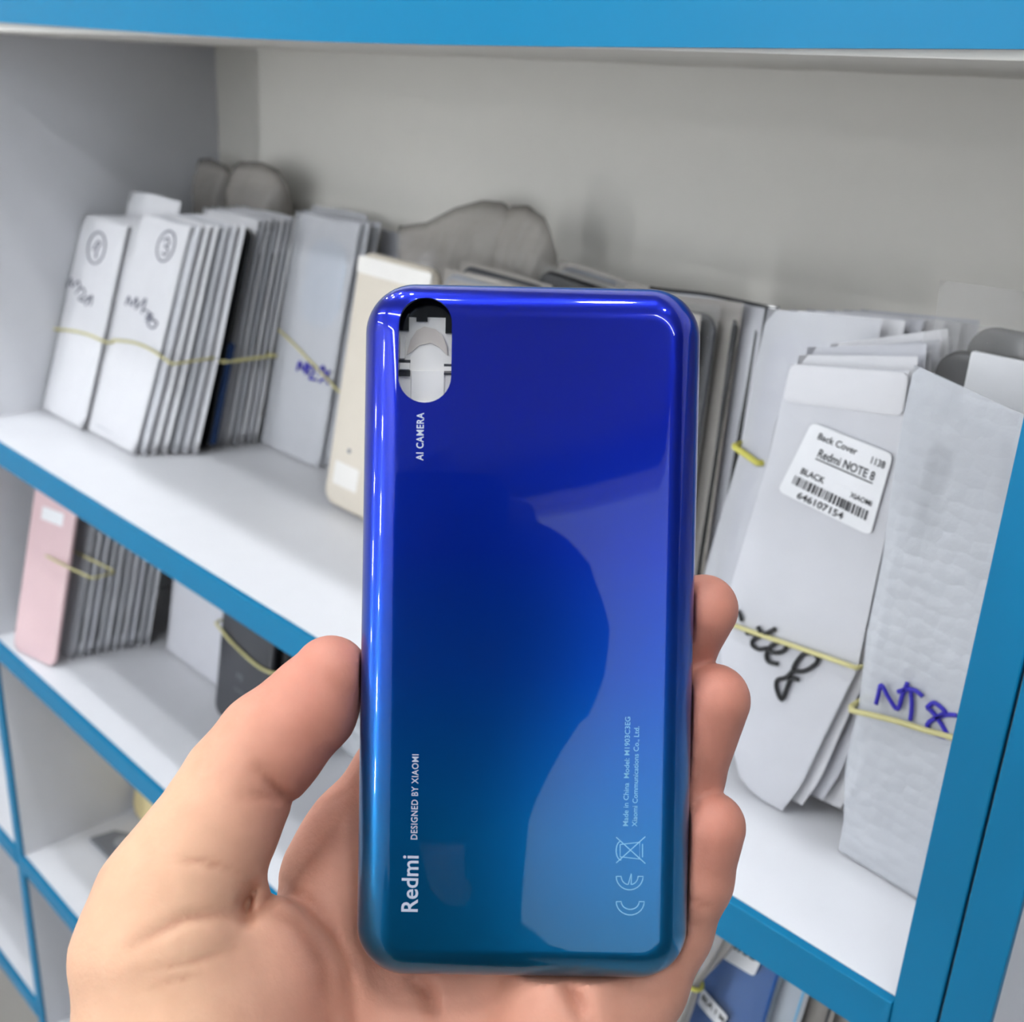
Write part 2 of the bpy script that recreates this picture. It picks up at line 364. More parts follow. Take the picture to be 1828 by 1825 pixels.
def band(pts_front, depth, r, label, m='rubber', n=5):
    """elastic band: along the front points, then round the back at depth (metres in y)"""
    A = smooth_line(pts_front, n); a, b = np.array(A[0]), np.array(A[-1])
    back = [b + np.array([0.0015, depth * k, 0.0]) for k in (0.15, 0.5, 0.9)] + [b * (1 - k) + a * k + np.array([0, depth, 0]) for k in (0.05, 0.5, 0.95)] + [a + np.array([-0.0015, depth * k, 0]) for k in (0.9, 0.5, 0.15)]
    c = np.mean(A, axis=0); me = tube([p - c for p in A] + [p - c for p in back], r, closed=True, n=6)
    o = link('rubber_band', me, m, None, True, c); return tag(o, label, 'rubber band')
ell_px = lambda cx, cy, rx, ry, sk=0.0: [(cx + rx * math.cos(a) + sk * ry * math.sin(a), cy + ry * math.sin(a)) for a in np.linspace(-1.6, 4.7, 18)]

# --- bundle against the left divider
g1 = 'sleeved covers in the bundle against the left divider'
a = packet(-0.7385, 0.058, 18, 0, 0.0765, 0.166, 0.0044, 'paper', 'silver', 'white sleeve with a circled mark, front of the bundle against the left divider', g1, seed=1, cw=0.066)
into(strokes('circled_mark', [plane_pts(ell_px(174, 443, 15, 28, -.12), .058, 18, 0), plane_pts([(167, 447), (176, 432), (181, 436), (175, 446), (172, 462)], .058, 18, 0)], 0.0007, 'inkgrey'), a)
ink = strokes('handwriting', [plane_pts(p, .058, 18, 0) for p in ([(121, 512), (129, 498), (130, 512), (142, 502), (143, 518)], [(137, 524), (148, 514), (153, 524), (142, 534), (152, 540)], [(148, 537), (160, 530)], [(154, 546), (166, 528), (163, 546)])], 0.0007, 'inkgrey'); into(ink, a)
for k in range(1, 5):
    copy_thing(a, -0.7385 + 0.004 * k + (0.006 if k > 2 else 0), 0.058 + 0.006 * k, 18 - 0.3 * k, 0.0765, 'white sleeve %s in the bundle against the left divider' % ORD[k], g1, dz=0.0)
for o in a.children:
    if o.name.startswith('handwriting'): pass
e = packet(-0.720, 0.0935, 16, 0, 0.083, 0.184, 0.006, 'paper', 'silver', 'tall white sleeve standing up behind the bundle against the left divider', g1, seed=5)

# --- second bundle: many sleeves, edges towards the viewer
g2 = 'sleeved covers in the second bundle from the left'
a2 = packet(-0.659, 0.0615, 19, 0, 0.078, 0.176, 0.0042, 'paper', 'silver', 'white sleeve with a circled figure, front of the second bundle from the left', g2, seed=2, cw=0.068)
fr = []
for i, k in enumerate(range(1, 7)):
    fr.append(copy_thing(a2, -0.657 + 0.0042 * k, 0.0615 + 0.0063 * k, 19 - 0.45 * k, 0.078, 'white sleeve %s from the front of the second bundle from the left' % ORD[k], g2,
        sleeve=['frost', 'paper', 'paper', 'frost2', 'frost', 'paper'][i], cover=['silver', 'silver', 'grey', 'dark', 'black', 'grey'][i], yaw=-1.5))
into(strokes('circled_mark', [plane_pts(ell_px(298, 440, 15, 27, -.2), .0615, 19, 0), plane_pts([(293, 430), (302, 426), (304, 436), (296, 440), (302, 446), (297, 456), (291, 452)], .0615, 19, 0)], 0.0007, 'inkgrey'), a2)
ink = strokes('handwriting', [plane_pts(p, .0615, 19, 0) for p in ([(226, 545), (232, 530), (236, 546), (246, 532), (245, 550)], [(243, 552), (256, 540), (262, 534), (258, 550), (254, 560)], [(256, 552), (270, 560), (262, 566), (276, 570)], [(272, 560), (266, 580), (276, 586), (282, 576), (272, 572)], [(262, 574), (274, 562)])], 0.0007, 'inkgrey'); into(ink, a2)
# --- third bundle behind it
g3 = 'sleeved covers in the third bundle from the left'
bk = empty('phone_cover', (-0.6330 - CW / 2, 0.1092, 0.0020), (-math.radians(15), 0, 0), 'bare glossy black phone cover with a blue shine between white sleeves', 'phone cover')
bkc = link('cover', slab(CW, 0.172, 0.009, 0.0048), 'black', bk, False); link('shine_strip', slab(0.005, 0.080, 0.0018, 0.0050), 'navy', bk, False, (CW / 2 + 0.0002, 0.0012, 0.006))['label'] = 'blue shine on the lower edge, made as a coloured strip'  # navy strip stands in for the blue reflection low on the edge
auto_smooth(bkc.data)
a3 = None
for k in range(7):
    x1 = -0.6370 + 0.0012 * k; y0 = 0.1172 + 0.0053 * k; ln = 14.8 - 0.15 * k
    lab = 'white sleeve %s in the third bundle, behind the bare black cover' % ORD[k]
    sl = ['paper', 'frost', 'paper', 'frost2', 'paper', 'frost', 'paper'][k]; cv = ['silver', 'palegrey', 'grey', 'silver', 'dark', 'grey', 'silver'][k]
    if a3 is None: a3 = packet(x1, y0, ln, 0, 0.079, 0.178, 0.0044, sl, cv, lab, g3, seed=3)
    else: copy_thing(a3, x1, y0, ln, 0.079, lab, g3, sleeve=sl, cover=cv, dz=0.0002 * (k % 3), yaw=-1.0)
# --- fourth bundle with blue writing
g4 = 'sleeved covers in the bundle with the faint blue writing'
a4 = packet(-0.5535, 0.1545, 12.5, 0, 0.080, 0.181, 0.0044, 'frost2', 'palegrey', 'frosted sleeve with blue scribbled writing, front of its bundle', g4, seed=4)
up = link('highlight_patch', slab(0.046, 0.064, 0.018, 0.0008), 'paleblue', a4, True, (0.010, 0.0007, 0.102)); up['label'] = 'pale blue highlight on the film, made as a coloured patch'  # pale blue slab inside the sleeve stands in for a highlight on the film
for k in range(1, 4): copy_thing(a4, -0.5535 + [0, .004, -.006, .003][k], 0.1545 + 0.006 * k, 12.5 - 0.15 * k, 0.080, 'frosted sleeve %s in the bundle with the faint blue writing' % ORD[k], g4, sleeve=['', 'frost2', 'paper2', 'frost2'][k], cover=['', 'grey', 'palegrey', 'silver'][k])
ink = strokes('handwriting', [plane_pts(p, .1545, 12.5, 0, .001) for p in ([(532, 662), (537, 646), (543, 662), (550, 648), (552, 668)], [(546, 668), (556, 654), (562, 664), (554, 676), (566, 678)], [(570, 668), (578, 654), (584, 670), (590, 662)], [(572, 682), (582, 676), (588, 686)])], 0.0009, 'inkblue'); into(ink, a4)
# elastic bands of these bundles
band(plane_pts([(96, 588), (130, 591), (160, 598), (192, 612)], .058, 18, 0, .0012), 0.032, 0.0011, 'yellow rubber band round the bundle against the left divider')
band(plane_pts([(204, 608), (240, 612), (272, 625), (308, 650)], .0615, 19, 0, .0012), 0.038, 0.0011, 'yellow rubber band round the second bundle from the left')
t = band([(-0.705, .123, .072), (-0.66, .1235, .071), (-.6345, .1255, .0705), (-.6305, .140, .0705), (-.627, .166, .071)], 0.004, 0.0014, 'yellow rubber band across the sleeve edges of the third bundle')
band(plane_pts([(500, 590), (524, 612), (560, 650), (600, 692), (608, 700)], .1545, 12.5, 0, .0011), 0.022, 0.001, 'yellow rubber band round the bundle with the blue scribble')
# --- cream cover
cr = empty('phone_cover', (-0.4545, 0.116, 0.0024), (-math.radians(10), math.radians(1.0), 0), 'cream coloured phone cover leaning upright, half hidden by the held blue cover', 'phone cover')
c = link('cover', slab(0.077, 0.172, 0.011, 0.010, 0.0042), 'cream', cr); auto_smooth(c.data, 1.2)
link('label', slab(0.026, 0.016, 0.001, 0.0003, 0.0001), 'insert', cr, False, (-0.016, -0.0003, 0.016)); link('label', slab(0.0032, 0.0032, 0.001, 0.0003, 0.0001), 'grey', cr, False, (-0.0165, -0.0003, 0.040))
link('top_strip', slab(0.073, 0.011, 0.002, 0.0003, 0.0001), 'insert', cr, False, (0, -0.0004, 0.158))
# --- grey and black covers behind the held phone
g5 = 'grey sleeved covers behind the held blue cover'
p5 = None
for k, (x1, y0, ln, h, sl, cv, rl) in enumerate([(-0.336, 0.120, 9, 0.171, 'wrapc', 'grey', 2), (-0.334, 0.130, 9, 0.175, 'wrapc', 'dark', 2), (-0.290, 0.150, 8, 0.176, 'wrapd', 'black', 4), (-0.286, 0.162, 8, 0.178, 'wrapc', 'grey', 4)]):
    p5 = packet(x1, y0, ln, 0, 0.078, h, 0.006, sl, cv, ['grey sleeved cover just above the held blue cover, left of the others', 'dark sleeved cover second behind the top of the held blue cover', 'sleeved black cover whose slanting black top edge shows above the held cover', 'grey sleeved cover rearmost above the held blue cover'][k], g5, seed=20 + k, roll=rl, ch=h - 0.008)
g6 = 'dark sleeved covers right of the held blue cover'
for k, (x1, y0, ln, h, sl, cv) in enumerate([(-0.200, 0.112, 6, 0.178, 'wrapc', 'dark'), (-0.194, 0.120, 6, 0.182, 'wrapd', 'dark'), (-0.187, 0.128, 6, 0.184, 'wrapc', 'black'), (-0.1805, 0.136, 6, 0.183, 'paper2', 'black')]):
    packet(x1, y0, ln, 0, 0.08, h, 0.0062, sl, cv, 'dark sleeved cover right of the held blue cover, %s of four from the front' % ['first', 'second', 'third', 'last'][k], g6, seed=30 + k, ch=h - 0.010, roll=-2.0, coff=0.0025)
packet(-0.1765, 0.1435, 6, 0, 0.08, 0.184, 0.003, 'black', 'black', 'thin black cover closing the dark group right of the held blue cover', g6, seed=35, ch=0.16, roll=-2.0)

# --- white stack with the pale lilac cover
g7 = 'pale sleeves with the lilac cover in front'
Ls = plane_pts([(1225, 1150), (1258, 1010), (1320, 800), (1345, 660), (1367, 552)], .085, 6, 0, 0); Rs = plane_pts([(1420, 1220), (1455, 1060), (1520, 830), (1550, 690), (1572, 572)], .085, 6, 0, 0)
def drop(P, z=0.0012):   # carry an edge line straight on down to the shelf
    P = [np.array(p) for p in P]; d = P[0] - P[1]; k = (z - P[0][2]) / d[2]; return [P[0] + d * k] + P
Ls, Rs = drop(Ls), drop(Rs)
org = np.array([(Ls[0][0] + Rs[0][0]) / 2, .085, 0.0006])
w7 = empty('sleeved_phone_cover', org, (0, 0, 0), 'clear sleeve with a pale lilac cover beside the fingertips, left of the barcode label', 'phone cover', g7)
link('sleeve', loft_pouch([p - org for p in Ls], [p - org for p in Rs], 0.006), 'frost2', w7)
def quad_cover(corners_px, y0, lean, r, t, m, parent, org, off=-0.0016):
    """rounded cover whose four corners (bl, br, tr, tl) are picture points on a leaning plane"""
    C4 = [np.array(p) for p in plane_pts(corners_px, y0, lean, 0, off)]
    bm = bmesh.new(); rings = []
    w = np.linalg.norm(C4[1] - C4[0]); h = np.linalg.norm(C4[3] - C4[0])
    for ins, dy in ((0.0012, 0), (0.0003, 0.0003), (0, 0.0012), (0, t)):
        R = []
        for x, z in rrect(w - 2 * ins, h - 2 * ins, r, 8):
            a, b = x / w + 0.5, z / h + 0.5; p = (C4[0] * (1 - a) + C4[1] * a) * (1 - b) + (C4[3] * (1 - a) + C4[2] * a) * b
            R.append(bm.verts.new(p + np.array([0, dy, 0]) - org))
        rings.append(R)
    for A, B in zip(rings, rings[1:]):
        for k in range(len(A)): bm.faces.new((A[k], A[(k + 1) % len(A)], B[(k + 1) % len(A)], B[k]))
    bm.faces.new(rings[0][::-1]); bm.faces.new(rings[-1]); me = bm_mesh('cover', bm); auto_smooth(me, 0.8)
    o = bpy.data.objects.new('cover', me); COL.objects.link(o); me.materials.append(MT[m]); o.parent = parent; return o
quad_cover([(1250, 1190), (1425, 1230), (1548, 628), (1376, 590)], .0862, 6, 0.010, 0.0036, 'lilac', w7, org)
for k in range(1, 6):
    n = w7.copy(); COL.objects.link(n); n.location = (org[0] + [0, .006, .010, .015, .019, .023][k], org[1] + 0.0075 * k, 0.0006); n['label'] = 'white sleeve %s in the stack behind the barcode label' % ORD[k]
    for ch in w7.children:
        c = ch.copy(); COL.objects.link(c); c.parent = n; c.data = ch.data.copy(); c.data.materials[0] = MT[['', 'paper', 'paper2', 'paper', 'frost', 'paper2'][k] if ch.name.startswith('sleeve') else 'palegrey']
band(plane_pts([(1316, 799), (1335, 812), (1354, 826)], .085, 6, 0, .0012), 0.010, 0.0016, 'bright yellow rubber band on the lilac cover left of the barcode label', 'rubber2')

# --- stack with the barcode label and black writing
g8 = 'sleeves in the stack with the barcode label'
Y8, L8 = .058, 2.0
PL = plane_pts([(1380, 1467), (1345, 1438), (1318, 1385), (1300, 1290), (1284, 1150), (1300, 1060), (1335, 940), (1372, 820), (1410, 650)], Y8, L8, 0, 0)
PRr = plane_pts([(1392, 1470), (1428, 1405), (1478, 1300), (1530, 1195), (1545, 1120), (1580, 960), (1606, 800), (1622, 662)], Y8, L8, 0, 0)
PL, PRr = [[np.array([p[0], p[1], max(p[2], .0012)]) for p in Q_] for Q_ in (PL, PRr)]
org = np.array([(PL[0][0] + PRr[0][0]) / 2, Y8, 0.0006])
n8 = empty('sleeved_phone_cover', org, (0, 0, 0), 'frosted sleeve with a barcode label and black handwriting, front of its stack', 'phone cover', g8)
sl8 = link('sleeve', loft_pouch([p - org for p in PL], [p - org for p in PRr], 0.0042, keep=0.06), 'frost', n8)
c8 = quad_cover([(1322, 1120), (1545, 1150), (1606, 735), (1384, 712)], Y8 + .001, L8, 0.012, 0.0036, 'palegrey', n8, org, -0.0012)
fl = quad_cover([(1399, 716), (1612, 744), (1624, 666), (1412, 650)], Y8, L8, 0.003, 0.0004, 'paper', n8, org, 0.0009); fl.name = 'flap'; fl['label'] = 'white top flap'
# label
def lab_pts(pts, off): return [np.array(p) for p in plane_pts(pts, Y8, L8, 0, off)]
TLp, TRp, BRp, BLp = lab_pts([(1452, 753), (1597, 811), (1556, 956), (1391, 876)], 0.0012)
def lab(a, b, off=0.0): return (TLp * (1 - a) + TRp * a) * (1 - b) + (BLp * (1 - a) + BRp * a) * b + np.array([0, -off, 0])
bm = bmesh.new(); out = []
for x, y in rrect(1, 1, 0.07, 6): out.append((x + .5 + (0.055 if x > .49 and -.3 < y < .3 else 0), .5 - y))
f1 = [bm.verts.new(lab(a_, b_) - org) for a_, b_ in out]; f2 = [bm.verts.new(lab(a_, b_, -0.0003) - org) for a_, b_ in out]
bm.faces.new(f1); bm.faces.new(f2[::-1])
for k in range(len(f1)): bm.faces.new((f1[k], f2[k], f2[(k + 1) % len(f1)], f1[(k + 1) % len(f1)]))
lb = link('barcode_label', bm_mesh('barcode_label', bm), 'label', n8, False); lb['label'] = 'white printed barcode label'
bm = bmesh.new()
def ltext(body, a, b, ah, aw=None, bold=0.012):
    t = bmesh.new(); text_into(t, body, 1.0, lambda c: c); wd = max(v.co.x for v in t.verts); t.free(); s = (aw / wd) if aw else ah
    text_into(bm, body, 1.0, lambda c: Vector(lab(a + c.x * s, b - c.y * ah, 0.0003) - org), bold=bold)
ltext('Back Cover', .14, .165, .12, .48); ltext('1138', .78, .19, .12, .17); ltext('Redmi NOTE 8', .22, .37, .15, .66)
def lbar(a0, a1, b0, b1): bm.faces.new([bm.verts.new(lab(a_, b_, 0.0003) - org) for a_, b_ in ((a0, b0), (a0, b1 ), (a1, b1), (a1, b0))])
lbar(.22, .88, .395, .41)
ltext('BLACK', .13, .655, .115, .27); ltext('XIAOMI', .70, .665, .09, .23); ltext('646107154', .20, .965, .125, .50, .016)
r_ = random.Random(3); x = .10
while x < .94:
    w_ = r_.choice((.008, .008, .014, .022)); lbar(x, min(x + w_, .955), .70 + .03 * x, .82 + .03 * x); x += w_ + r_.choice((.008, .012, .018))
link('label_print', bm_mesh('label_print', bm, False), 'print', lb, False)
K4 = lambda x, y: (1200 + x / 2.355, 1050 + y / 2.355)
n8ink = [[(283, 92), (294, 112), (300, 135)], [(318, 182), (330, 190)], [(366, 158), (376, 176), (384, 196), (360, 206), (346, 218), (346, 238), (372, 254), (408, 250)], [(330, 186), (372, 194), (406, 186), (440, 168)],
         [(418, 244), (452, 226), (488, 236), (470, 264), (432, 268), (412, 256), (404, 280), (414, 306), (452, 316)],
         [(622, 292), (600, 272), (566, 272), (538, 296), (516, 340), (560, 346), (608, 318), (622, 292)], [(516, 342), (488, 372), (450, 384), (446, 420), (468, 466), (492, 410), (508, 378), (540, 382)]]
ink = strokes('handwriting', [[p - org for p in plane_pts([K4(*q) for q in s_], Y8, L8, 0, .0014)] for s_ in n8ink], 0.00095, 'ink', n8); ink['label'] = 'black marker writing'
for k in range(1, 7):
    n = n8.copy(); COL.objects.link(n); n.location = (org[0] + 0.0062 * k, org[1] + 0.0048 * k, 0.0010 + 0.0022 * (k % 3) + 0.0014 * k); n.rotation_euler = (0, -math.radians(1.8 * k), 0); n['label'] = 'white sleeve %s in the stack with the barcode label' % ORD[k]
    c = sl8.copy(); COL.objects.link(c); c.parent = n; c.data = sl8.data.copy(); c.data.materials[0] = MT['paper' if k % 2 else 'paper2']
band([p for p in plane_pts([(1296, 1108), (1360, 1131), (1440, 1158), (1532, 1190)], Y8, L8, 0, .0018)], 0.026, 0.0011, 'yellow rubber band round the stack with the barcode label')

# --- bubble wrapped packs on the right
def wrap_pack(L, R, t, label, seed, bump=0.0007, m='wrap', loc=None, group=None):
    L = [np.array(p) for p in L]; R = [np.array(p) for p in R]; org = np.array(loc)
    e = empty('bubble_wrapped_pack', org, (0, 0, 0), label, 'bubble wrap pack', group)
    link('bubble_wrap', loft_pouch([p - org for p in L], [p - org for p in R], t, nu=26, nv=60, bump=bump, seed=seed, keep=0.12), m, e); return e
Y9 = .052
L9 = drop(plane_pts([(1503, 1470), (1506, 1370), (1530, 1262), (1545, 1130), (1572, 1000), (1592, 850), (1612, 730), (1629, 652)], Y9, 0, 0, 0)); 
R9 = [np.array([-0.0035, Y9 - .004, z]) for z in (0.0012, .05, .1, .15, .1885)]
L9[0] = np.array([L9[1][0], Y9, .0012])
bp = wrap_pack(L9, R9, 0.011, 'large bubble wrapped pack with blue handwriting beside the blue upright', 9, loc=(-0.03, Y9 + .01, 0.0006))
org = np.array([-0.03, Y9 + .01, 0.0006])
c = quad_cover([(1606, 990), (1640, 1000), (1690, 800), (1655, 792)], Y9 + .001, 0, 0.004, 0.002, 'black', bp, org); c['label'] = 'dark strip inside the wrap'
c = quad_cover([(1716, 1038), (1746, 1046), (1760, 990), (1730, 982)], Y9 + .001, 0, 0.003, 0.002, 'grey', bp, org)
c = quad_cover([(1535, 1490), (1700, 1560), (1800, 800), (1645, 720)], Y9 + .0035, 0, 0.006, 0.004, 'palegrey', bp, org)
nt8 = [[(876, 474), (886, 436), (898, 396), (930, 450), (966, 496), (986, 440), (1008, 386)], [(968, 424), (1010, 412), (1044, 420), (1072, 444)], [(1022, 416), (1026, 480), (1020, 542)],
       [(1090, 490), (1118, 470), (1150, 490), (1164, 512), (1128, 532), (1092, 560), (1106, 592), (1174, 612), (1152, 562), (1112, 508), (1090, 490)], [(1128, 532), (1170, 520), (1216, 522)]]
ink = strokes('handwriting', [[p - org for p in plane_pts([K4(*q) for q in s_], Y9, 0, 0, .0034)] for s_ in nt8], 0.0009, 'inkblue', bp); ink['label'] = 'blue marker writing'
band(plane_pts([(1530, 1262), (1600, 1278), (1660, 1296), (1726, 1314)], Y9, 0, 0, .0042), 0.016, 0.0012, 'pale rubber band round the large bubble wrapped pack')
bx = empty('paper_card', (-0.0262, .0700, 0.0006), (-math.radians(1), 0, 0), 'white card standing between the bubble wrapped packs at the right', 'card')
link('card_front', slab(0.046, 0.2025, 0.001, 0.002, 0.0004), 'label', bx, False)
for k, (y0, pts, lab_) in enumerate([(.0765, ((1655, 655), (1838, 690), (1838, 620), (1668, 602)), 'black phone in bubble wrap just behind the white card'), (.0885, ((1712, 620), (1850, 640), (1850, 572), (1722, 560)), 'black phone in bubble wrap, rearmost at the right')]):
    q = [np.array(p) for p in plane_pts(pts, y0, 0, 0, 0)]; x0 = q[0][0] - .004
    Lb = [np.array([x0, y0, z]) for z in (.0012, .1, q[3][2] + .006)]; Rb = [np.array([-0.003, y0, z]) for z in (.0012, .1, q[2][2] + .006)]
    if k == 1: Lb[-1] = Lb[-1] + np.array([-0.008, 0, .004]); Rb[-1] = Rb[-1] + np.array([0, 0, .004])
    o_ = ((x0 - .003) / 2, y0 + .005, .0006); e = wrap_pack(Lb, Rb, 0.009, lab_, 40 + k, 0.0006, 'wrapd', o_)
    c = link('phone', slab(abs(x0) - .012, q[3][2] - .004, 0.010, 0.0045, 0.0015), 'black', e, False, (0.001, -0.003, 0.0)); auto_smooth(c.data, 0.8)
# bubble wrap lying along the back panel
g10 = 'bubble wrapped packs against the back panel'
def lump(name_, pts, y0, t, label, seed, bump, m='wrapc', inner=None):
    """soft pack: outline of upper edge in the picture on the plane y0, standing on the shelf"""
    q = [np.array(p) for p in plane_pts(pts, y0, 0, 0, 0)]; n = len(q); xs = np.linspace(max(q[0][0], XW + .004), q[-1][0], 25); zs = np.interp(xs, [p[0] for p in q], [p[2] for p in q])
    org = np.array([xs.mean(), y0, .0006]); bm = bmesh.new(); rg = np.random.RandomState(seed); F_, B_ = [], []
    for j in range(29):
        fr, br = [], []
        for i in range(25):
            u, v = i / 24, j / 28; s = math.sin(math.pi / 2 * min(1, min(u, 1 - u) * 5, min(v + .2, 1 - v) * 5)); s = max(s, 0)
            p = np.array([xs[i], y0, .001 + (zs[i] - .001) * v]) - org; rim = i in (0, 24) or j in (0, 28); l = rg.rand() * bump
            a_ = bm.verts.new(p + [0, t * .5 * (1 - s) - l * s, 0]); fr.append(a_); br.append(a_ if rim else bm.verts.new(p + [0, t * (.5 + .5 * s), 0]))
        F_.append(fr); B_.append(br)
    for j in range(28):
        for i in range(24):
            bm.faces.new((F_[j][i], F_[j][i + 1], F_[j + 1][i + 1], F_[j + 1][i])); bm.faces.new((B_[j][i], B_[j + 1][i], B_[j + 1][i + 1], B_[j][i + 1]))
    e = empty('bubble_wrapped_pack', org, (0, 0, 0), label, 'bubble wrap pack', g10); link('bubble_wrap', bm_mesh('wrap', bm), m, e)
    if inner:
        x0, x1, h, mt = inner; c = link('phone', slab(x1 - x0, h, 0.008, min(.008, t * .4), 0.002), mt, e, False, ((x0 + x1) / 2 - org[0], t * .35, 0)); auto_smooth(c.data, .8)
    return e
lump('b', [(690, 405), (740, 398), (790, 372), (840, 358), (880, 362), (893, 380), (900, 430)], .208, .022, 'crumpled pale bubble wrap pack against the back panel, above the cream cover', 50, .004)
lump('b', [(872, 400), (885, 368), (915, 368), (945, 390), (958, 420), (962, 455)], .178, .026, 'grey rounded bubble wrap pack against the back panel, above the held cover', 51, .004, inner=(-.425, -.385, .150, 'grey'))
lump('b', [(312, 300), (318, 286), (350, 282), (380, 296), (386, 325)], .205, .026, 'small dark bubble wrapped phone in the back left corner', 52, .002, inner=(-.806, -.765, .190, 'dark'))
lump('b', [(386, 300), (400, 288), (440, 290), (468, 305), (480, 326)], .196, .030, 'dark bubble wrapped phone behind the tops of the left bundles', 53, .002, inner=(-.742, -.690, .188, 'dark'))
bl = empty('paper_card', (-.545, .222, .0006), (-math.radians(2), math.radians(2), 0), 'white card with a black line leaning on the back panel above the cream cover', 'card')
link('card_front', slab(.062, .170, .001, .002, .0004), 'paper2', bl, False); link('black_line', slab(.0022, .016, .0006, .0004, .0001), 'ink', bl, False, (.0, -.0005, .152))
# grey torn sleeve top with a dark dot, over the third bundle
gt = empty('sleeved_phone_cover', (-0.618, .197, .0006), (-math.radians(8), 0, 0), 'grey clear sleeve sticking up behind the third bundle, a dark dot at its corner', 'phone cover')
link('sleeve', pouch_mesh(.07, .182, .004, 60), 'frost2', gt); link('cover', cover_mesh(.06, .15), 'grey', gt, False, (-.01, .0004, .006)); link('corner_dot', slab(.007, .008, .003, .0006, .0002), 'dark', gt, False, (.026, -.0006, .164))

# ------------------------------------------------------------------ second shelf
Z2 = ZB
g11 = 'covers in the pink fronted bundle on the second shelf'
pk = empty('phone_cover', (-0.7575, 0.0065, Z2 + .0017), (-math.radians(15.5), 0, math.radians(12)), 'pale pink phone cover with a white label, front of the bundle on the second shelf', 'phone cover', g11)
c = link('cover', slab(.056, .148, .009, .004, .0014), 'pink', pk); auto_smooth(c.data, .8)
link('label', slab(.028, .011, .001, .0003, .0001), 'label', pk, False, (.0, -.0003, .118))
s0 = packet(-0.7335, .0245, 15.5, Z2, .070, .150, .0044, 'frost2', 'silver', 'grey sleeve second in the pink fronted bundle', g11, seed=70, cw=.064, yaw=8)
for k in range(1, 10):
    copy_thing(s0, -0.7335 + 0.0017 * k, .0245 + .0067 * k, 15.5 - 0.12 * k, .070, 'sleeved cover %s from the front in the pink fronted bundle' % (ORD[k + 1]), g11, sleeve=['frost2', 'frost', 'paper2', 'frost2', 'frost'][k % 5], cover=['dark', 'black', 'grey', 'dark', 'silver'][k % 5], yaw=8)
band([p for p in plane_pts([(74, 985), (100, 1000), (140, 1020), (166, 1032)], .0075, 15.5, Z2, .0016)], .020, .0010, 'brown rubber band round the pink fronted bundle')
q = packet(-0.611, .098, 10, Z2, .092, .150, .0044, 'paper2', 'palegrey', 'plain grey sleeve with a white label right of the pink fronted bundle', None, seed=75)
link('label', slab(.030, .011, .001, .0003, .0001), 'label', q, False, (-.012, -.0004, .112))
for k in range(1, 4): copy_thing(q, -0.6075 + .0035 * k, .098 + .0065 * k, 10 - .2 * k, .092, 'plain grey sleeve %s behind the one with a white label on the second shelf' % ORD[k], 'plain grey sleeves on the second shelf', sleeve=['', 'frost2', 'paper', 'frost2'][k])
dk = empty('phone_cover', (-0.5535, 0.0785, Z2 + .0012), (-math.radians(8), 0, 0), 'dark grey phone cover with white label and yellow band on the second shelf', 'phone cover')
c = dkc = link('cover', slab(.070, .150, .009, .0048, .0016), 'dark', dk); auto_smooth(c.data, .8)
link('label', slab(.022, .010, .001, .0003, .0001), 'label', dk, False, (.004, -.0003, .098))
bm = bmesh.new(); text_into(bm, 'MI', .008, lambda c_: Vector((c_.x - .008, -.0003, c_.y + .040))); text_into(bm, 'XIAOMI', .004, lambda c_: Vector((c_.x - .010, -.0003, c_.y + .030)))
link('printed_text', bm_mesh('t', bm, False), 'grey', dk, False)
for k in range(1, 4):
    d2 = dk.copy(); COL.objects.link(d2); d2.location.x += .012 * k; d2.location.y += .0062 * k; d2['label'] = 'black phone cover %s in the dark bundle on the second shelf' % ORD[k]; d2['group'] = 'dark covers on the second shelf'
    c = dkc.copy(); COL.objects.link(c); c.parent = d2; c.data = c.data.copy(); c.data.materials[0] = MT['black']
dk['group'] = 'dark covers on the second shelf'
band([p for p in plane_pts([(388, 1112), (420, 1150), (465, 1190), (500, 1203), (530, 1196)], .0785, 8, Z2, .0014)], .024, .0011, 'olive yellow rubber band round the dark covers on the second shelf', 'rubber')
lumpE = wrap_pack([np.array([-.525, .128, Z2 + z]) for z in (.001, .06, .12)], [np.array([-.42, .115, Z2 + z]) for z in (.001, .05, .10)], .03, 'crumpled bubble wrap pack on the second shelf, seen between thumb and palm', 80, .006, 'wrap', (-.47, .128, Z2 + .0005))
for k, (dx, z_) in enumerate(((-.03, .012), (.0, .028), (.022, .05))):
    link('dark_patch', slab(.014, .010, .004, .002, .0006), 'grey', lumpE, False, (dx, -.018, z_))
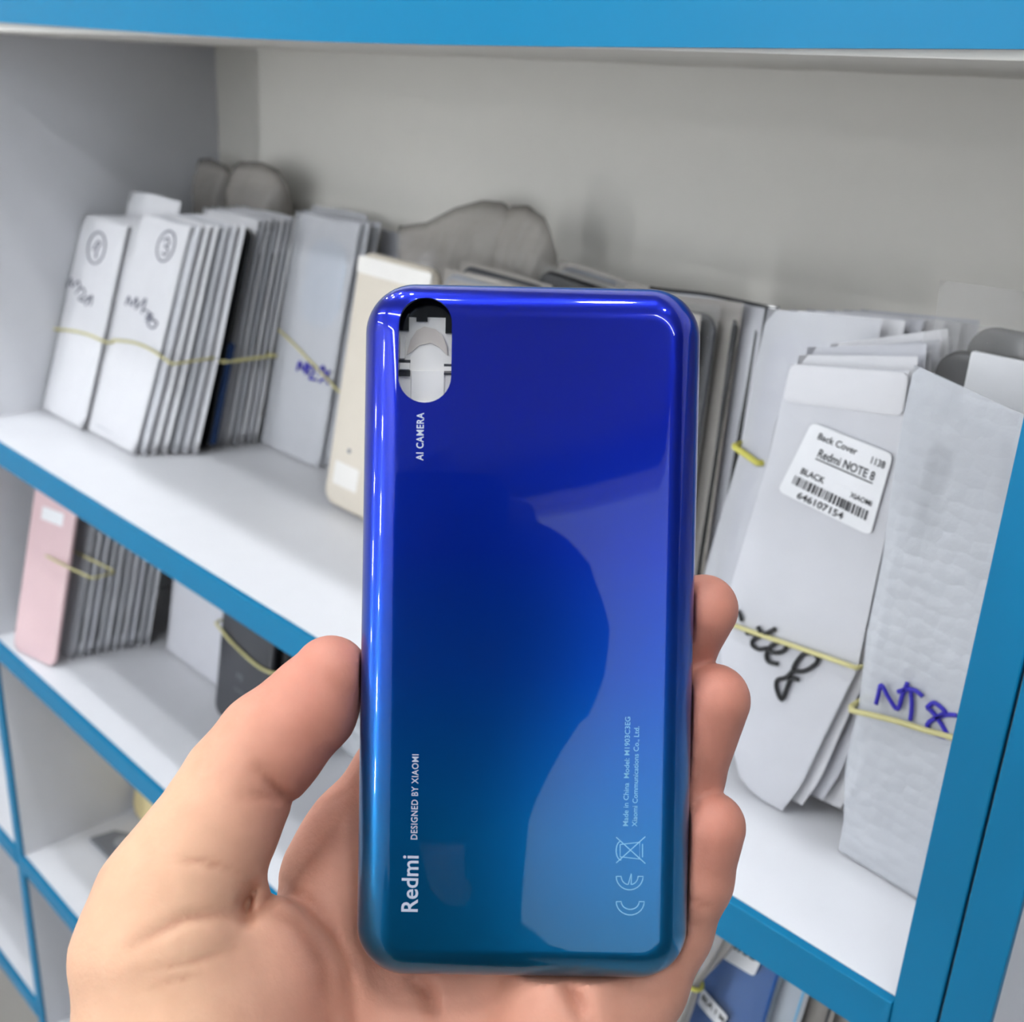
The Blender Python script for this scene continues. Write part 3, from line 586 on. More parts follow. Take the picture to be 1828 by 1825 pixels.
# right end of the second shelf: blue covers tied in plastic
g12 = 'blue covers tied up under the main shelf'
bl1 = packet(-.0800, .052, 4, Z2, .072, .150, .007, 'frost2', 'blue', 'glossy blue cover in clear plastic with white labels, under the blue shelf edge', g12, seed=90, cw=.068, roll=4)
[o for o in bl1.children if o.name.startswith('sleeve')][0].data.materials[0] = film('clear_plastic', (200, 215, 230), 0.85, 0.12)
for nm_, pts, txt, sz, o0 in (('label', [(1283, 1703), (1348, 1742), (1362, 1712), (1300, 1660)], 'lite', .0095, (.30, .62)), ('label', [(1248, 1790), (1290, 1838), (1302, 1814), (1256, 1762)], 'BLA 1 M1', .004, (.08, .5))):
    q4 = [np.array(p) for p in plane_pts(pts, .052, 4, Z2, .0012)]; bm = bmesh.new(); o4 = []
    for x_, y_ in rrect(1, 1, .12, 5): a_, b_ = x_ + .5, y_ + .5; o4.append(((q4[0] * (1 - a_) + q4[1] * a_) * (1 - b_) + (q4[3] * (1 - a_) + q4[2] * a_) * b_))
    A_ = [bm.verts.new(p) for p in o4]; B__ = [bm.verts.new(p + [0, .0003, 0]) for p in o4]; bm.faces.new(A_); bm.faces.new(B__[::-1])
    for k in range(len(A_)): bm.faces.new((A_[k], B__[k], B__[(k + 1) % len(A_)], A_[(k + 1) % len(A_)]))
    lo_ = link('label', bm_mesh('label', bm), 'label', None, False); lo_['label'] = 'white printed label'
    bm = bmesh.new(); ex = (q4[1] - q4[0]); ex /= np.linalg.norm(ex); ez = (q4[3] - q4[0]); ez /= np.linalg.norm(ez); st = (q4[0] * (1 - o0[0]) + q4[1] * o0[0]) * (1 - o0[1]) + (q4[3] * (1 - o0[0]) + q4[2] * o0[0]) * o0[1]
    text_into(bm, txt, 1.0, lambda c_: Vector(st + ex * c_.x * sz + ez * c_.y * sz + np.array([0, -.0004, 0])), bold=.03); to = link('printed_text', bm_mesh('t', bm, False), 'ink', None, False); into(to, lo_); into(lo_, bl1)
for k in range(1, 4): copy_thing(bl1, -.0800 + .0105 * k, .052 + .0085 * k, 4, .072, ['', 'sky blue cover in plastic second behind the labelled blue cover', 'grey cover in bubble plastic third behind the labelled blue cover', 'grey cover in bubble plastic rearmost behind the labelled blue cover'][k], g12, roll=4, sleeve=['', 'frost2', 'wrapc', 'wrapc'][k], cover=['', 'skyblue', 'dark', 'grey'][k])
for nm_ in [o for o in S.objects if o.name.startswith('label.') and o.parent and o.parent.get('group') == g12 and o.parent is not bl1]:
    for ch in list(nm_.children): bpy.data.objects.remove(ch)
    bpy.data.objects.remove(nm_)
# gathered plastic with its tie
tw = plane_pts([(1165, 1860), (1200, 1800), (1233, 1748), (1262, 1690), (1285, 1640)], .044, 0, Z2, 0)
bm = bmesh.new(); rg = np.random.RandomState(4); rings = []
SL = smooth_line(tw, 6)
for i, p in enumerate(SL):
    v_ = i / (len(SL) - 1); rr = .0042 + .010 * abs(v_ - .5) ** .9 * 1.5
    rings.append([bm.verts.new(np.array(p) + [rr * (1 + .28 * math.sin(9 * a_ + v_ * 4)) * math.cos(a_), .55 * rr * (1 + .28 * math.sin(9 * a_ + v_ * 4)) * math.sin(a_), .3 * rr * math.cos(a_)]) for a_ in np.linspace(0, 2 * math.pi, 40, endpoint=False)])
for A, B in zip(rings, rings[1:]):
    for k in range(40): bm.faces.new((A[k], A[(k + 1) % 40], B[(k + 1) % 40], B[k]))
o = link('plastic_bag', bm_mesh('plastic_bag', bm), 'wrapc'); c0 = Vector(np.mean(tw, axis=0)); o.data.transform(Matrix.Translation(-c0)); o.location = c0
tag(o, 'crumpled clear plastic bag gathered by a yellow tie left of the blue cover', 'plastic bag')
p_ = np.array(plane_pts([(1233, 1748)], .044, 0, Z2, 0)[0]); ax_ = np.array(tw[3]) - np.array(tw[1]); ax_ /= np.linalg.norm(ax_); s_ = np.cross(ax_, [0, 1, 0]); s_ /= np.linalg.norm(s_); q_ = np.cross(ax_, s_)
o = link('rubber_band', tube([(.0062 * math.cos(a_)) * s_ + (.0042 * math.sin(a_)) * q_ for a_ in np.linspace(0, 2 * math.pi, 24, endpoint=False)], .0011, True, 6), 'rubber2', None, True, p_); tag(o, 'small yellow rubber band cinching the clear plastic bag', 'rubber band')
sb = empty('phone_cover', (-.135, .060, Z2 + .0065), (-math.radians(4), math.radians(9), 0), 'sky blue cover edge left of the gathered plastic bag', 'phone cover'); c = link('cover', slab(.070, .118, .009, .005, .0015), 'skyblue', sb); auto_smooth(c.data, .8)
ws = packet(-.026, .085, 6, Z2, .070, .150, .006, 'paper', 'silver', 'white sleeve at the right end of the second shelf', None, seed=95, roll=7)
# ------------------------------------------------------------------ third shelf
yc = empty('phone_cover', (-.7720, .104, ZC + .0022), (-math.radians(10), 0, 0), 'pale yellow phone cover standing on the third shelf beside the thumb', 'phone cover'); c = link('cover', slab(.078, .150, .014, .009, .004), 'yellow', yc); auto_smooth(c.data, 1.2)
q4 = [np.array(on_z(u, v, ZC)) for u, v in ((160, 1501), (202, 1543), (262, 1500), (205, 1487))]
gp = empty('phone_part', (float(np.mean([p[0] for p in q4])), float(np.mean([p[1] for p in q4])), ZC + .0004), (0, 0, 0), 'flat dark grey plastic phone part lying on the third shelf', 'phone part'); o4 = np.array(gp.location)
bm = bmesh.new(); A_ = [bm.verts.new(p - o4 + [0, 0, 0]) for p in q4]; B__ = [bm.verts.new(p - o4 + [0, 0, .004]) for p in q4]; bm.faces.new(A_); bm.faces.new(B__[::-1])
for k in range(4): bm.faces.new((A_[k], B__[k], B__[(k + 1) % 4], A_[(k + 1) % 4]))
bmesh.ops.recalc_face_normals(bm, faces=bm.faces[:]); bmesh.ops.bevel(bm, geom=bm.edges[:], offset=.001, segments=2, affect='EDGES'); link('body', bm_mesh('b', bm), 'grey', gp, False)
link('lens_window', tube([(.006, .004, .0038), (.006, .004, .0046)], .008, n=20), 'silver', gp, False)
bk2 = empty('phone_cover', (-.885, .05, ZC + .0005), (-math.radians(6), 0, 0), 'black phone cover on the shelf left of the narrow blue upright', 'phone cover')
bk2.location.z = ZC - .018 - .16; c = link('cover', slab(.07, .14, .009, .005, .0015), 'black', bk2); auto_smooth(c.data, .8); bk2.location.z = -.621 + .0011
# ------------------------------------------------------------------ the held phone back cover
def rotv(r):
    r = np.array(r, float); t = np.linalg.norm(r); k = r / t; K = np.array([[0, -k[2], k[1]], [k[2], 0, -k[0]], [-k[1], k[0], 0]])
    return np.eye(3) + math.sin(t) * K + (1 - math.cos(t)) * K @ K
PD = 232.5
PC = np.array([(942.7 - 914) / F * PD, (1136.9 - 912.5) / F * PD, PD])     # face centre, camera frame mm
PR = rotv(np.radians([1.3556, -0.3357, 1.0617]))                          # columns: width (right), length (down), depth
PWD, PHT, PTH, PRC = 70.4, 146.3, 9.3, 10.5
# cover object frame in metres: x right, z up, y away from the viewer
Rw = CR.T @ PR
PM = Matrix([[Rw[i][0], Rw[i][2], -Rw[i][1], cam2w(PC)[i]] for i in range(3)] + [[0, 0, 0, 1]])
def cover_paint():
    m = bpy.data.materials.new('blue_gradient_lacquer'); m.use_nodes = True; nt = m.node_tree; b = nt.nodes['Principled BSDF']
    tc = nt.nodes.new('ShaderNodeTexCoord'); sp = nt.nodes.new('ShaderNodeSeparateXYZ'); nt.links.new(tc.outputs['Object'], sp.inputs[0])
    mr = nt.nodes.new('ShaderNodeMapRange'); mr.inputs['From Min'].default_value = -0.0735; mr.inputs['From Max'].default_value = 0.0735
    nt.links.new(sp.outputs['Z'], mr.inputs['Value'])
    cr = nt.nodes.new('ShaderNodeValToRGB'); e = cr.color_ramp.elements
    cols = [(0.0, (0, 110, 152)), (0.22, (0, 106, 168)), (0.45, (0, 72, 174)), (0.62, (0, 46, 170)), (0.82, (0, 26, 154)), (1.0, (2, 20, 138))]
    e[0].position, e[0].color = cols[0][0], srgb(*cols[0][1]); e[1].position, e[1].color = 1.0, srgb(*cols[-1][1])
    for p, c in cols[1:-1]: q = e.new(p); q.color = srgb(*c)
    nt.links.new(mr.outputs[0], cr.inputs[0]); nt.links.new(cr.outputs[0], b.inputs['Base Color'])
    b.inputs['Metallic'].default_value = 0.88; b.inputs['Roughness'].default_value = 0.28
    b.inputs['Coat Weight'].default_value = 0.85; b.inputs['Coat Roughness'].default_value = 0.006; b.inputs['Coat IOR'].default_value = 1.5
    return m
mm = 0.001
def ring(bm, ins, y, n=14):
    return [bm.verts.new((x * mm, y * mm, z * mm)) for x, z in rrect(PWD - 2 * ins, PHT - 2 * ins, max(PRC - ins, 1.2), n)]
bm = bmesh.new()
# outer skin: flat face, edge curve, side wall; then the lip and the inner wall
CV, CD = 7.6, 6.2
prof = [(CV * (1 - math.sin(a)), CD * (1 - math.cos(a))) for a in np.radians(np.r_[0, 3, np.linspace(8, 90, 12)])] + [(0.0, 8.0), (0.25, PTH), (1.0, PTH), (1.3, 7.0), (3.2, 2.6), (7.0, 1.5)]
rings = [ring(bm, i, y) for i, y in prof]
for A, B in zip(rings, rings[1:]):
    for k in range(len(A)): bm.faces.new((A[k], A[(k + 1) % len(A)], B[(k + 1) % len(A)], B[k]))
bm.faces.new(rings[0][::-1]); bm.faces.new(rings[-1])
me = bm_mesh('phone_back_cover', bm)
phone = bpy.data.objects.new('phone_back_cover', me); COL.objects.link(phone)
# pill shaped camera opening, cut right through
HX, HZ, HR, HH = -22.3, 58.8, 5.45, 10.85
c2 = bmesh.new(); L_ = []
for y in (-3.0, 4.0):
    P = []
    for cz, a0 in ((HZ + HH - HR, 0), (HZ - HH + HR, 180)):
        for k in range(17):
            a = math.radians(a0 + 180 * k / 16); P.append(c2.verts.new(((HX + HR * math.cos(a)) * mm, y * mm, (cz + HR * math.sin(a)) * mm)))
    L_.append(P)
for k in range(len(P)): c2.faces.new((L_[0][k], L_[0][(k + 1) % len(P)], L_[1][(k + 1) % len(P)], L_[1][k]))
c2.faces.new(L_[0][::-1]); c2.faces.new(L_[1])
cut = bpy.data.objects.new('cut', bm_mesh('cut', c2)); COL.objects.link(cut)
md = phone.modifiers.new('b', 'BOOLEAN'); md.operation = 'DIFFERENCE'; md.object = cut; md.solver = 'EXACT'
dg = bpy.context.evaluated_depsgraph_get(); me2 = bpy.data.meshes.new_from_object(phone.evaluated_get(dg)); phone.modifiers.remove(md); phone.data = me2; bpy.data.objects.remove(cut)
me2.name = 'phone_back_cover'; auto_smooth(me2, 0.55); me2.materials.clear(); me2.materials.append(cover_paint()); phone.matrix_world = PM
tag(phone, 'glossy blue to teal gradient phone back cover held upright in the hand', 'phone cover')
def on_phone(name, bm, m, label=None):
    o = link(name, bm_mesh(name, bm, False), m, phone, smooth=False)
    if label: o['label'] = label
    return o
# what shows through the opening: inner frame plates
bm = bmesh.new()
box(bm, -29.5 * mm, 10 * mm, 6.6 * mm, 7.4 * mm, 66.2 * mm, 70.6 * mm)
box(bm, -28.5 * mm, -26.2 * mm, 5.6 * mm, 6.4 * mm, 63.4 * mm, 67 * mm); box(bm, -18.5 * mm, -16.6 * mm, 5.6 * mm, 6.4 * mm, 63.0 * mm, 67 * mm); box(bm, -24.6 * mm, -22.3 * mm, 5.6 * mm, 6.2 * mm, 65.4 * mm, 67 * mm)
on_phone('inner_black_frame', bm, 'black', 'black inner frame seen through the opening')  # black strip and tabs behind the top of the opening
bm = bmesh.new(); box(bm, -31 * mm, -14 * mm, 6.4 * mm, 7.2 * mm, 44 * mm, 66.4 * mm, 0.0002)
box(bm, -28 * mm, -25.9 * mm, 5.2 * mm, 6.3 * mm, 55.2 * mm, 56.6 * mm, 0.0001); box(bm, -18.6 * mm, -16.5 * mm, 5.2 * mm, 6.3 * mm, 55.0 * mm, 56.0 * mm, 0.0001)
box(bm, -28 * mm, -26.9 * mm, 5.2 * mm, 6.3 * mm, 57.5 * mm, 62.3 * mm, 0.0001)
box(bm, -25.6 * mm, -18.6 * mm, 6.1 * mm, 6.35 * mm, 46 * mm, 55.1 * mm, 0.0001)
box(bm, -24.5 * mm, -20.5 * mm, 5.0 * mm, 6.2 * mm, 47.0 * mm, 48.6 * mm, 0.0002)
on_phone('inner_plate', bm, 'insert', 'white inner plate seen through the opening')
bm = bmesh.new(); box(bm, -28.2 * mm, -25.8 * mm, 6.0 * mm, 6.3 * mm, 56.7 * mm, 57.3 * mm); box(bm, -28.2 * mm, -25.8 * mm, 6.0 * mm, 6.3 * mm, 53.9 * mm, 55.1 * mm)
box(bm, -18.7 * mm, -16.4 * mm, 6.0 * mm, 6.3 * mm, 56.1 * mm, 56.6 * mm); box(bm, -18.7 * mm, -16.4 * mm, 6.0 * mm, 6.3 * mm, 54.3 * mm, 54.7 * mm)
on_phone('inner_slot', bm, 'dark')
bm = bmesh.new()
P = [(-26.6, 58.4), (-25.8, 61.6), (-24.6, 63.5), (-23, 64.4), (-20.6, 63.9), (-19.2, 62.6), (-18.2, 60.4), (-18.0, 58.4), (-19.6, 60.0), (-21.6, 61.0), (-24.0, 60.4), (-25.4, 59.2)]
f = [bm.verts.new((x * mm, 6.05 * mm, z * mm)) for x, z in P]; g = [bm.verts.new((x * mm, 6.38 * mm, z * mm)) for x, z in P]
bm.faces.new(f); bm.faces.new(g[::-1])
for k in range(len(P)): bm.faces.new((f[k], g[k], g[(k + 1) % len(P)], f[(k + 1) % len(P)]))
on_phone('inner_foam', bm, 'insertb', 'beige foam pad seen through the opening')
# printing on the face: text runs up the length of the cover
def ptxt(name, body, x, z, size, m, bold=0.0, sp=1.0, label=None):
    bm = bmesh.new(); text_into(bm, body, 1.0, lambda c: (( x - c.y * size) * mm, -0.03 * mm, (z + c.x * size * sx) * mm), bold=bold, spacing=sp); on_phone(name, bm, m, label)
def px2p(u, v):      # picture -> cover face coordinates in mm
    d = np.array([(u - 914) / F, (v - 912.5) / F, 1.0]); n = PR[:, 2]; q = d * (PC @ n) / (d @ n) - PC
    return q @ PR[:, 0], -(q @ PR[:, 1])
def fit_text(name, body, a, b, height, m, bold=0.0, sp=1.0, label=None):
    """text from picture point a (baseline start) to b (baseline end), cap height in mm"""
    global sx
    xa, za = px2p(*a); xb, zb = px2p(*b)
    t = bmesh.new(); text_into(t, body, 1.0, lambda c: c, bold=bold, spacing=sp); xs = [v.co.x for v in t.verts]; wd = max(xs); t.free()
    size = height / 0.70; sx = (zb - za) / wd / size
    ptxt(name, body, (xa + xb) / 2, za, size, m, bold, sp, label)
sx = 1.0
fit_text('printed_text', 'AI CAMERA', (756, 822), (756, 737), 1.45, 'silverink', 0.02, 1.12)
fit_text('printed_text', 'Redmi', (746, 1631), (746, 1528), 3.4, 'silverink', 0.012, 1.0)
fit_text('printed_text', 'DESIGNED BY XIAOMI', (746, 1500), (746, 1347), 1.35, 'silverink', 0.01, 1.1)
fit_text('printed_text', 'Made in China  Model: M1903C3EG', (1123, 1476), (1123, 1280), 1.05, 'ghostink', 0.01, 1.0)
fit_text('printed_text', 'Xiaomi Communications Co., Ltd.', (1139, 1476), (1139, 1297), 1.05, 'ghostink', 0.01, 1.0)
def pline(name, pts_list, r, m):
    bm = bmesh.new()
    for pts in pts_list:
        P3 = [((px2p(*p)[0]) * mm, 0.0, (px2p(*p)[1]) * mm) for p in pts]
        t_ = tube(P3, r * mm, n=6); 
        for v in t_.vertices: v.co.y *= 0.2
        bm.from_mesh(t_); bpy.data.meshes.remove(t_)
    on_phone(name, bm, m)
arc = lambda cx, cy, rx, ry, a0, a1: [(cx + rx * math.cos(math.radians(a)), cy + ry * math.sin(math.radians(a))) for a in np.linspace(a0, a1, 14)]
pline('printed_mark', [arc(1125, 1610, 25, 24, 180, 0) + arc(1125, 1610, 16, 14, 0, 180) + [(1100, 1610)]], 0.11, 'ghostink')
pline('printed_mark', [arc(1124, 1565, 24, 24, 180, 0) + [(1139, 1565)] + arc(1124, 1565, 15, 15, 0, 80) + [(1127, 1572), (1127, 1560)] + arc(1124, 1565, 15, 15, 100, 180)[0:] + [(1100, 1565)]], 0.11, 'ghostink')
pline('printed_mark', [[(1100, 1495), (1152, 1542)], [(1152, 1494), (1100, 1541)], [(1107, 1508), (1142, 1504), (1142, 1534), (1107, 1530), (1107, 1508)], arc(1109, 1519, 9, 17, 90, 270), [(1147, 1507), (1147, 1531)]], 0.11, 'ghostink')
# ------------------------------------------------------------------ the hand (signed distance model, camera frame, mm)
def H_(u, v, z): return np.array([(u - 914) / F * z, (v - 912.5) / F * z, z])
def cap(P, a, b, ra, rb):
    ab = b - a; t = np.clip(((P - a) @ ab) / (ab @ ab), 0, 1)
    return np.linalg.norm(P - a - t[:, None] * ab, axis=1) - (ra + (rb - ra) * t)
def smin(a, b, k):
    h = np.clip(0.5 + 0.5 * (b - a) / k, 0, 1); return b + (a - b) * h - k * h * (1 - h)
def chain(P, pts, k=2.0):
    d = None
    for (a, ra), (b, rb) in zip(pts, pts[1:]):
        c = cap(P, a, b, ra, rb); d = c if d is None else smin(d, c, k)
    return d
def ell(P, c, r):
    q = (P - c) / np.array(r); l = np.linalg.norm(q, axis=1); return (l - 1) * min(r)
def J(*a): return [(H_(u, v, z), r) for u, v, z, r in a]
THUMB = J((590, 1203, 241.5, 8.2), (553, 1262, 242, 10.0), (483, 1330, 241, 11.4), (425, 1402, 239, 11.6), (387, 1476, 236, 12.5), (347, 1543, 234, 13.7), (309, 1612, 232, 15.5), (296, 1700, 230, 18.2), (330, 1850, 228, 21.5), (420, 2060, 226, 24))
INDEX = J((845, 1190, 258, 7.6), (790, 1262, 260, 8.4), (706, 1380, 263, 9.6), (640, 1474, 264, 10.2), (600, 1560, 262, 12))
MIDDLE = J((1256, 1087, 245, 7.5), (1203, 1165, 252.5, 8.6), (1100, 1262, 261, 9.0), (960, 1380, 265, 9.8), (800, 1560, 266, 11))
RING = J((1274, 1250, 244, 7.9), (1214, 1388, 251, 9.3), (1130, 1480, 258, 9.2), (1000, 1590, 263, 10), (900, 1680, 262, 11))
PINKY = J((1269, 1476, 243.5, 7.5), (1240, 1570, 247, 8.0), (1203, 1660, 250, 8.2), (1150, 1760, 251, 9.2), (1070, 1860, 250, 12.5))
META = [J((620, 1520, 263, 11), (560, 1760, 253, 15), (520, 2120, 236, 19)), J((800, 1560, 266, 11), (740, 1800, 257, 14), (630, 2150, 238, 20)),
        J((920, 1640, 264, 11.5), (860, 1800, 258, 14), (700, 2150, 238, 20)), J((1070, 1860, 252, 12.5), (980, 1980, 247, 15), (760, 2200, 236, 19))]
WRIST = J((580, 2100, 236, 22), (600, 2300, 222, 23), (620, 2520, 200, 25))
WRIST2 = J((680, 2120, 238, 21), (700, 2320, 224, 22), (720, 2540, 202, 25))
def pdist(u, v, pl):
    d = np.full(len(u), 1e9); n = len(pl) - 1; tt = np.zeros(len(u))
    for i in range(n):
        a = np.array(pl[i], float); b = np.array(pl[i + 1], float); ab = b - a
        t = np.clip(((u - a[0]) * ab[0] + (v - a[1]) * ab[1]) / (ab @ ab), 0, 1)
        e = np.hypot(u - a[0] - t * ab[0], v - a[1] - t * ab[1]); k = e < d; d[k] = e[k]; tt[k] = (i + t[k]) / n
    return d, tt
CREASES = [  # polyline in the palm's view, depth mm, half width
    ([(520, 1430), (495, 1412), (462, 1372)], 1.3, 13), ([(516, 1432), (470, 1420), (430, 1425)], 0.4, 12),
    ([(448, 1592), (438, 1618), (440, 1643)], 3.2, 13), ([(440, 1643), (395, 1632), (330, 1640), (275, 1668), (230, 1692)], 0.7, 14),
    ([(445, 1640), (475, 1612), (500, 1584)], 1.1, 12), ([(300, 1535), (360, 1538), (425, 1556)], 0.35, 10),
    ([(494, 1580), (545, 1610), (590, 1660), (622, 1720), (636, 1830)], 0.9, 13), ([(470, 1615), (530, 1650), (575, 1720), (588, 1830)], 0.5, 18),
    ([(250, 1735), (330, 1722), (420, 1692)], 0.3, 9), ([(270, 1760), (360, 1740)], 0.25, 9),
    ([(738, 1742), (762, 1772), (785, 1830)], 2.2, 17), ([(1004, 1745), (1022, 1775), (1050, 1830)], 2.6, 18),
    ([(1218, 1598), (1250, 1612), (1285, 1622)], 0.4, 8), ([(560, 1440), (640, 1400)], 0.3, 10)]
def hand_sdf(P, full=True):
    d = chain(P, THUMB, 3)
    palm = None
    for m_ in META:
        c = chain(P, m_, 4); palm = c if palm is None else smin(palm, c, 11)
    idx = chain(P, INDEX, 2.5); palm = smin(palm, idx, 6)
    for fg in (MIDDLE, RING, PINKY): palm = smin(palm, chain(P, fg, 2.5), 1.3)
    for w_ in (WRIST, WRIST2): palm = smin(palm, chain(P, w_, 5), 10)
    palm = smin(palm, ell(P, H_(1010, 1900, 243), (17, 26, 15)), 9)          # heel of the hand
    th = ell(P, H_(430, 1790, 236), (19, 25, 16))                             # ball of the thumb
    palm = smin(palm, th, 9); d = smin(d, palm, 4)
    u = 914 + F * P[:, 0] / P[:, 2]; v = 912.5 + F * P[:, 1] / P[:, 2]
    for pl, dep, wd in CREASES:
        e, t = pdist(u, v, pl); front = np.clip((262 - P[:, 2]) / 8, 0, 1)
        d = d + dep * np.exp(-(e / wd) ** 2) * (0.35 + 0.65 * np.sin(math.pi * np.clip(t, 0.08, 0.92))) * front
    # the cover presses into the skin
    q = (P - PC) @ PR; q = q - np.array([0, 0, PTH / 2 + 0.3])
    hx, hy, hz = PWD / 2 + 0.4, PHT / 2 + 0.4, PTH / 2 + 0.6
    rr = PRC; a = np.stack([np.abs(q[:, 0]) - hx + rr, np.abs(q[:, 1]) - hy + rr], 1)
    d2 = np.linalg.norm(np.maximum(a, 0), axis=1) + np.minimum(a.max(1), 0) - rr
    e = np.stack([d2 + 3.0, np.abs(q[:, 2]) - hz + 3.0], 1)
    pb = np.linalg.norm(np.maximum(e, 0), axis=1) + np.minimum(e.max(1), 0) - 3.0
    return np.maximum(d, -pb)
def surface_nets(sdf, lo, hi, h, step=1.0):
    n = [int((b - a) / h) + 1 for a, b in zip(lo, hi)]
    ax = [lo[i] + h * np.arange(n[i]) for i in range(3)]
    G = np.empty(n, np.float32)
    for i in range(n[0]):
        Y, Z = np.meshgrid(ax[1], ax[2], indexing='ij'); P = np.stack([np.full(Y.size, ax[0][i]), Y.ravel(), Z.ravel()], 1)
        G[i] = sdf(P).reshape(n[1], n[2])
    s = G < 0; c = np.zeros([k - 1 for k in n], np.int32)
    corners = [(i, j, k) for i in (0, 1) for j in (0, 1) for k in (0, 1)]
    sl = lambda A, o: A[o[0]:o[0] + n[0] - 1, o[1]:o[1] + n[1] - 1, o[2]:o[2] + n[2] - 1]
    for o in corners: c += sl(s, o)
    act = (c > 0) & (c < 8); idx = -np.ones(c.shape, np.int64); cells = np.argwhere(act); idx[act] = np.arange(len(cells))
    acc = np.zeros((len(cells), 3)); cnt = np.zeros(len(cells))
    for a in corners:
        for ax_ in range(3):
            if a[ax_]: continue
            b = list(a); b[ax_] = 1
            ga = G[cells[:, 0] + a[0], cells[:, 1] + a[1], cells[:, 2] + a[2]]; gb = G[cells[:, 0] + b[0], cells[:, 1] + b[1], cells[:, 2] + b[2]]
            k = (ga < 0) != (gb < 0); t = ga[k] / (ga[k] - gb[k]); p = np.tile(np.array(a, float), (k.sum(), 1)); p[:, ax_] = t
            acc[k] += p; cnt[k] += 1
    V = np.array(lo) + h * (cells + acc / cnt[:, None])
    Q = []
    for ax_ in range(3):
        o = [0, 0, 0]; o[ax_] = 1; A = G[:n[0] - o[0], :n[1] - o[1], :n[2] - o[2]]; B = G[o[0]:, o[1]:, o[2]:]
        E = np.argwhere((A < 0) != (B < 0)); b1, b2 = [k for k in range(3) if k != ax_]
        E = E[(E[:, b1] > 0) & (E[:, b2] > 0) & (E[:, b1] < n[b1] - 1) & (E[:, b2] < n[b2] - 1)]
        def I(d1, d2):
            T = E.copy(); T[:, b1] -= d1; T[:, b2] -= d2; return idx[T[:, 0], T[:, 1], T[:, 2]]
        q = np.stack([I(0, 0), I(1, 0), I(1, 1), I(0, 1)], 1)
        ins = G[E[:, 0], E[:, 1], E[:, 2]] < 0; flip = ins if ax_ != 1 else ~ins
        q[~flip] = q[~flip][:, ::-1]; Q.append(q[(q >= 0).all(1)])
    return V, np.concatenate(Q)
def sdf_grad(sdf, V, e=0.15):
    return np.stack([sdf(V + np.eye(3)[i] * e) - sdf(V - np.eye(3)[i] * e) for i in range(3)], 1) / (2 * e)
def refine(sdf, V, it=2):
    for _ in range(it):
        g = sdf_grad(sdf, V); g2 = (g * g).sum(1); d = sdf(V); V = V - g * np.clip(d / np.maximum(g2, 0.2), -0.8, 0.8)[:, None]
    return V
def skin():
    m = bpy.data.materials.new('skin'); m.use_nodes = True; nt = m.node_tree; b = nt.nodes['Principled BSDF']
    at = nt.nodes.new('ShaderNodeAttribute'); at.attribute_name = 'tint'
    tc = nt.nodes.new('ShaderNodeTexCoord'); nz = nt.nodes.new('ShaderNodeTexNoise'); nz.inputs['Scale'].default_value = 120; nz.inputs['Detail'].default_value = 6
    nt.links.new(tc.outputs['Object'], nz.inputs['Vector'])
    mx = nt.nodes.new('ShaderNodeMix'); mx.data_type = 'RGBA'; mx.blend_type = 'MULTIPLY'; mx.inputs['Factor'].default_value = 1
    cr = nt.nodes.new('ShaderNodeValToRGB'); cr.color_ramp.elements[0].color = (.90, .88, .87, 1); cr.color_ramp.elements[1].color = (1, 1, 1, 1); cr.color_ramp.elements[0].position = .3; cr.color_ramp.elements[1].position = .7
    nt.links.new(nz.outputs['Fac'], cr.inputs[0]); nt.links.new(at.outputs['Color'], mx.inputs['A']); nt.links.new(cr.outputs[0], mx.inputs['B']); nt.links.new(mx.outputs['Result'], b.inputs['Base Color'])
    b.inputs['Roughness'].default_value = 0.52; b.inputs['Subsurface Weight'].default_value = 0.12; b.inputs['Subsurface Radius'].default_value = (1.0, 0.35, 0.2); b.inputs['Subsurface Scale'].default_value = 0.004
    b.inputs['Specular IOR Level'].default_value = 0.35
    n2 = nt.nodes.new('ShaderNodeTexNoise'); n2.inputs['Scale'].default_value = 900; n2.inputs['Detail'].default_value = 3
    nt.links.new(tc.outputs['Object'], n2.inputs['Vector'])
    bp = nt.nodes.new('ShaderNodeBump'); bp.inputs['Strength'].default_value = 0.25; bp.inputs['Distance'].default_value = 0.0004
    nt.links.new(n2.outputs['Fac'], bp.inputs['Height']); nt.links.new(bp.outputs['Normal'], b.inputs['Normal'])
    return m
LO, HI = np.array([-112., 5., 190.]), np.array([64., 195., 288.])
V, Q = surface_nets(hand_sdf, LO, HI, 1.15)
V = refine(hand_sdf, V)
def mesh_from(name, V, Q, cols=None):
    me = bpy.data.meshes.new(name); me.from_pydata(V.tolist(), [], Q.tolist()); me.update()
    if cols is not None:
        at = me.attributes.new('tint', 'FLOAT_COLOR', 'POINT'); at.data.foreach_set('color', np.c_[cols, np.ones(len(cols))].astype(np.float32).ravel())
    return me
# natural skin tints: yellowish outer thumb and wrist, pinker palm, ruddy finger pads, darker lines in the creases
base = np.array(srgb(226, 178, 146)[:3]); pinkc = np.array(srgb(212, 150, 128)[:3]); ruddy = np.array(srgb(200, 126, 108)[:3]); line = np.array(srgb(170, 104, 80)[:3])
u = 914 + F * V[:, 0] / V[:, 2]; v = 912.5 + F * V[:, 1] / V[:, 2]
def blend(c, tgt, w): return c + (tgt - c) * np.clip(w, 0, 1)[:, None]
c = np.tile(base, (len(V), 1))
c = blend(c, pinkc, np.clip((u - 330) / 220, 0, 1) * 0.9)
for tip, r_ in ((THUMB[0][0], 22), (MIDDLE[0][0], 17), (RING[0][0], 20), (PINKY[0][0], 18), (THUMB[2][0] + np.array([6, 6, 0]), 15)):
    c = blend(c, ruddy, 0.68 * np.exp(-(np.linalg.norm(V - tip, axis=1) / r_) ** 2))
